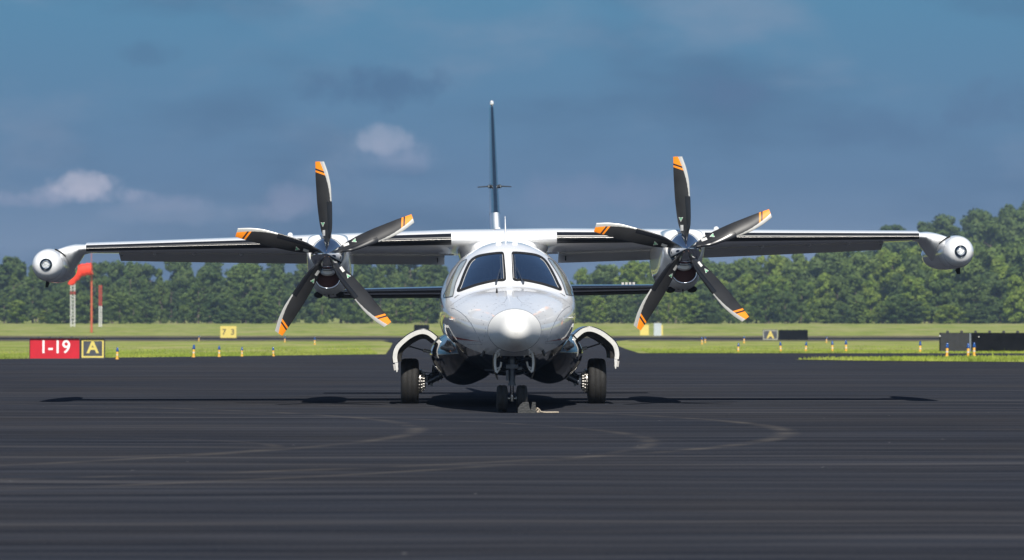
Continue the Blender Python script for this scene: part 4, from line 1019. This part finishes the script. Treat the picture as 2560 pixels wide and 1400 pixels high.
def mast(px, pyt, pyb, D, w, label, redtop, redbands):
    b = at(px, pyb, D); zg = hgt(b.x, D); o = link('lattice_mast', None, None, (b.x, D, zg)); tag(o, label, 'mast'); H = at(px, pyt, D).z - zg
    wh, rd = MB(), MB()
    corners = [(-w, -w), (w, -w), (w, w), (-w, w)]; n = int(H / (w * 1.8)) + 1
    for i in range(n):
        z0, z1 = H * i / n, H * (i + 1) / n; f = (i + .5) / n
        tgt = rd if (f > redtop or any(a < f < b_ for a, b_ in redbands)) else wh
        for j in range(4):
            a, b_ = corners[j], corners[(j + 1) % 4]
            tgt.tube([(a[0], a[1], z0), (a[0], a[1], z1)], .032, 5); tgt.tube([(a[0], a[1], z0), (b_[0], b_[1], z1)], .018, 4); tgt.tube([(a[0], a[1], z1), (b_[0], b_[1], z0)], .018, 4)
    wh.add([(x, y, z) for x, y, z in rd.v], rd.f, 1)
    wh.build('lattice', [M['signwhite'], plain('mast_red', (.55, .05, .04), .6)], o)
mast(182, 692, 812, 470, .27, 'white lattice mast with small red bands beneath the windsock tail', .97, ((.66, .70), (.20, .24)))
mast(251, 713, 808, 470, .16, 'thin lattice mast with red upper half and white lower half', .52, ())

# ================================================================== TREES
def crown_mesh(name, seed, H, Rr, base, mat, kind):
    r = np.random.RandomState(seed); V, F = [], []
    nc = 60 if kind != 'pine' else 44; blobs = []; lob = [r.uniform(.62, 1.15) for _ in range(7)]
    for i in range(nc):
        t = (i + r.rand()) / nc; z = base + (H - base) * t
        if kind == 'pine': env = Rr * (1.0 - t) ** .7 * (.55 + .45 * min(1, t * 5)) + .35
        else: env = Rr * math.sqrt(max(.03, 1 - (abs(t - .40) / .62) ** 2.2))
        a = r.rand() * 6.283; d = env * (r.rand() ** .5) * .95 * lob[int(a / 6.2832 * 7) % 7] * (1 + .25 * math.sin(z * 1.7 + a * 2))
        blobs.append((d * math.cos(a), d * math.sin(a), z, (.12 + .24 * r.rand()) * Rr * (1.0 if kind != 'pine' else .75)))
    for bx_, by_, bz_, br_ in blobs:
        n = int(120 * (br_ / (Rr * .32)) ** 2) + 36
        d = r.normal(size=(n, 3)); d /= np.linalg.norm(d, axis=1)[:, None]
        rad = br_ * (.55 + .5 * r.rand(n)) ; P_ = d * rad[:, None] * np.array([1, 1, .78]) + np.array([bx_, by_, bz_])
        for p, dd in zip(P_, d):
            nrm = Vector(dd + r.normal(size=3) * .45).normalized(); a = nrm.orthogonal().normalized(); b = nrm.cross(a); th = r.rand() * 6.28
            a, b = a * math.cos(th) + b * math.sin(th), b * math.cos(th) - a * math.sin(th); s_ = (.13 + .20 * r.rand()) * Rr / 3.6
            p = Vector(p); k = len(V); V += [p - a * s_, p + b * s_ * .8, p + a * s_, p - b * s_ * .8]; F.append((k, k + 1, k + 2, k + 3))
    me = bpy.data.meshes.new(name); me.from_pydata([tuple(v) for v in V], [], F); me.materials.append(mat); me.update(); return me
def trunk_mesh(name, seed, H, base):
    r = random.Random(seed); m = MB(); m.tube([(0, 0, 0), (.05, 0, H * .3), (-.05, .05, H * .6), (0, 0, H * .93)], [.26, .2, .14, .04], 8)
    for i in range(7):
        z = base + (H * .85 - base) * i / 7; a = r.uniform(0, 6.28); l = r.uniform(1.2, 2.2); m.tube([(0, 0, z), (l * .5 * math.cos(a), l * .5 * math.sin(a), z + .5), (l * math.cos(a), l * math.sin(a), z + 1.0)], [.09, .06, .02], 5)
    me = bpy.data.meshes.new(name); me.from_pydata(m.v, [], m.f); me.materials.append(M['bark']); return me
kinds = {}
for kd, mat, key, seeds in (('round', 'leaf', 'broadleaf_tree', (1, 2, 3, 4, 5)), ('round', 'leafdark', 'dark_tree', (11, 12, 13)), ('tall', 'leafdark', 'dark_pine', (21, 22, 23)), ('round', 'leafbright', 'bright_tree', (31, 32, 33)), ('pine', 'leaf', 'pine_tree', (41, 42, 43))):
    L = []
    for sd_ in seeds:
        r_ = random.Random(sd_); H = 14 * (1 + .05 * r_.uniform(-1, 1)); Rr = {'round': 4.3, 'tall': 3.4, 'pine': 3.3}[kd] * r_.uniform(.9, 1.15); base = {'round': .2, 'tall': 2.5, 'pine': .3}[kd]
        L.append((crown_mesh('crown', sd_, H, Rr, base + .8, M[mat], kd if kd == 'pine' else 'round'), trunk_mesh('trunk', sd_, H, base)))
    kinds[key] = L
first_tree = {}
def tree(key, x, y, h, label, group, w=None):
    c, t = random.choice(kinds[key]); nm_ = 'pine_tree' if 'pine' in key else 'broadleaf_tree'
    o = link(nm_, None, None, (x, y, hgt(x, y) - .1), (0, 0, random.uniform(0, 6.28))); s_ = h / 14; w = w or s_ * random.uniform(.78, 1.3); o.scale = (w, w, s_)
    link('crown', c, o); link('trunk', t, o); tag(o, label, 'tree', group)
TOPS = [(-80, 640), (0, 640), (60, 642), (110, 660), (200, 652), (250, 645), (310, 652), (420, 650), (600, 640), (800, 650), (1000, 648), (1100, 645), (1150, 655), (1420, 688), (1450, 668), (1500, 655), (1560, 650), (1620, 655), (1700, 648), (1900, 640), (2040, 625), (2160, 618), (2250, 612), (2400, 612), (2560, 606), (2680, 600)]
def top_at(px): return float(np.interp(px, [p[0] for p in TOPS], [p[1] for p in TOPS]))
cnt = 0
GN = 'trees of the wood beyond the airfield'
def zone(px):
    for lim, t in ((90, 'at the left edge'), (260, 'behind the windsock'), (430, 'right of the windsock'), (600, 'above the numbered yellow sign'), (730, 'behind the left half of the left propeller'), (860, 'behind the left engine'), (980, 'right of the left engine'),
                   (1130, 'left of the fuselage'), (1450, 'just right of the fuselage'), (1560, 'between fuselage and right propeller'), (1700, 'behind the right engine'), (1850, 'behind the right half of the right propeller'), (2000, 'above the distant black sign'), (2150, 'under the right wing end'), (2300, 'left of the right tip tank'), (2450, 'behind the right tip tank')):
        if px < lim: return t
    return 'at the right edge'
rows = [(560, 5.0, .40, .66), (571, 5.2, .48, .70), (580, 5.4, .62, .86), (605, 5.4, .82, 1.0), (632, 5.0, .93, 1.03), (655, 5.4, .80, .97)]
for ri, (D, step, lo, hi) in enumerate(rows):
    half = D * 1380 / FPX; x = -half + random.uniform(0, step)
    while x < half:
        px = 1280 + x * FPX / D; y_ = D + random.uniform(-9, 9)
        zt = CAMH + (YH - top_at(px)) * y_ / FPX; Hh = (zt - hgt(x, y_)) * random.uniform(lo, hi)
        hidden = 1130 < px < 1400
        if not (hidden and ri > 0):
            right = px > 1400
            if ri == 0: key = random.choice(['broadleaf_tree', 'broadleaf_tree', 'dark_tree', 'bright_tree' if right else 'broadleaf_tree'])
            elif ri in (1, 2, 3): key = random.choice(['broadleaf_tree', 'dark_tree', 'pine_tree']) if not right else random.choice(['bright_tree', 'bright_tree', 'broadleaf_tree', 'broadleaf_tree', 'dark_tree', 'pine_tree'])
            else: key = random.choice(['dark_tree', 'dark_pine']) if not right else random.choice(['bright_tree', 'broadleaf_tree'])
            lab = {'broadleaf_tree': 'mid green broadleaf tree', 'dark_tree': 'dark round crowned tree', 'bright_tree': 'bright yellow green tree', 'pine_tree': 'conical green pine', 'dark_pine': 'tall dark pine'}[key] + ' ' + ('in the front row', 'in the second row', 'in the third row', 'in the fourth row', 'in the fifth row', 'in the rearmost row')[ri] + ' ' + zone(px)
            tree(key, x, y_, Hh, lab, GN); cnt += 1
        x += step * random.uniform(.75, 1.3)
# shrubs at the wood's foot
for i in range(46):
    D = random.uniform(545, 556); x = random.uniform(-86, 86); px = 1280 + x * FPX / D
    if 1140 < px < 1395: continue
    tree(random.choice(['broadleaf_tree', 'bright_tree', 'dark_tree']), x, D, random.uniform(2.2, 5), 'low bush at the foot of the wood ' + zone(px), 'bushes at the foot of the wood', w=random.uniform(.35, .6))
# dark taller trees on the rise at the right
HT = [(2160, 625), (2200, 590), (2235, 562), (2290, 568), (2340, 548), (2400, 550), (2440, 525), (2500, 515), (2560, 506), (2660, 495)]
for D, step, k_ in ((700, 5.6, .84), (735, 6.0, .93), (775, 6.0, 1.0)):
    x = (2165 - 1280) * D / FPX
    while x < (2680 - 1280) * D / FPX:
        px = 1280 + x * FPX / D; zt = CAMH + (YH - float(np.interp(px, [p[0] for p in HT], [p[1] for p in HT]))) * D / FPX
        tree(random.choice(['dark_tree', 'dark_tree', 'dark_pine']), x, D + random.uniform(-8, 8), max(6, (zt - hgt(x, D)) * k_ * random.uniform(.93, 1.03)), 'tall dark tree %s of the hill ' % {700: 'low', 735: 'halfway', 775: 'on top'}[D] + zone(px), 'dark trees on the hill at the right', w=random.uniform(1.1, 1.5)); cnt += 1
        x += step * random.uniform(.8, 1.2)
print('TREES', cnt)

# ================================================================== HAZE
hz = MB().box((0, 350, 24), (1400, 1400, 52)).build('haze', bpy.data.materials.new('haze_air')); tag(hz, kind='stuff', label='thin bluish summer haze', cat='haze')
hm = hz.data.materials[0]; hm.use_nodes = True; hm.node_tree.nodes.clear()
ho = hm.node_tree.nodes.new('ShaderNodeOutputMaterial'); pv = hm.node_tree.nodes.new('ShaderNodeVolumePrincipled')
pv.inputs['Color'].default_value = (.62, .78, 1.0, 1); pv.inputs['Density'].default_value = .00034; pv.inputs['Anisotropy'].default_value = 0.35
hm.node_tree.links.new(pv.outputs[0], ho.inputs['Volume'])
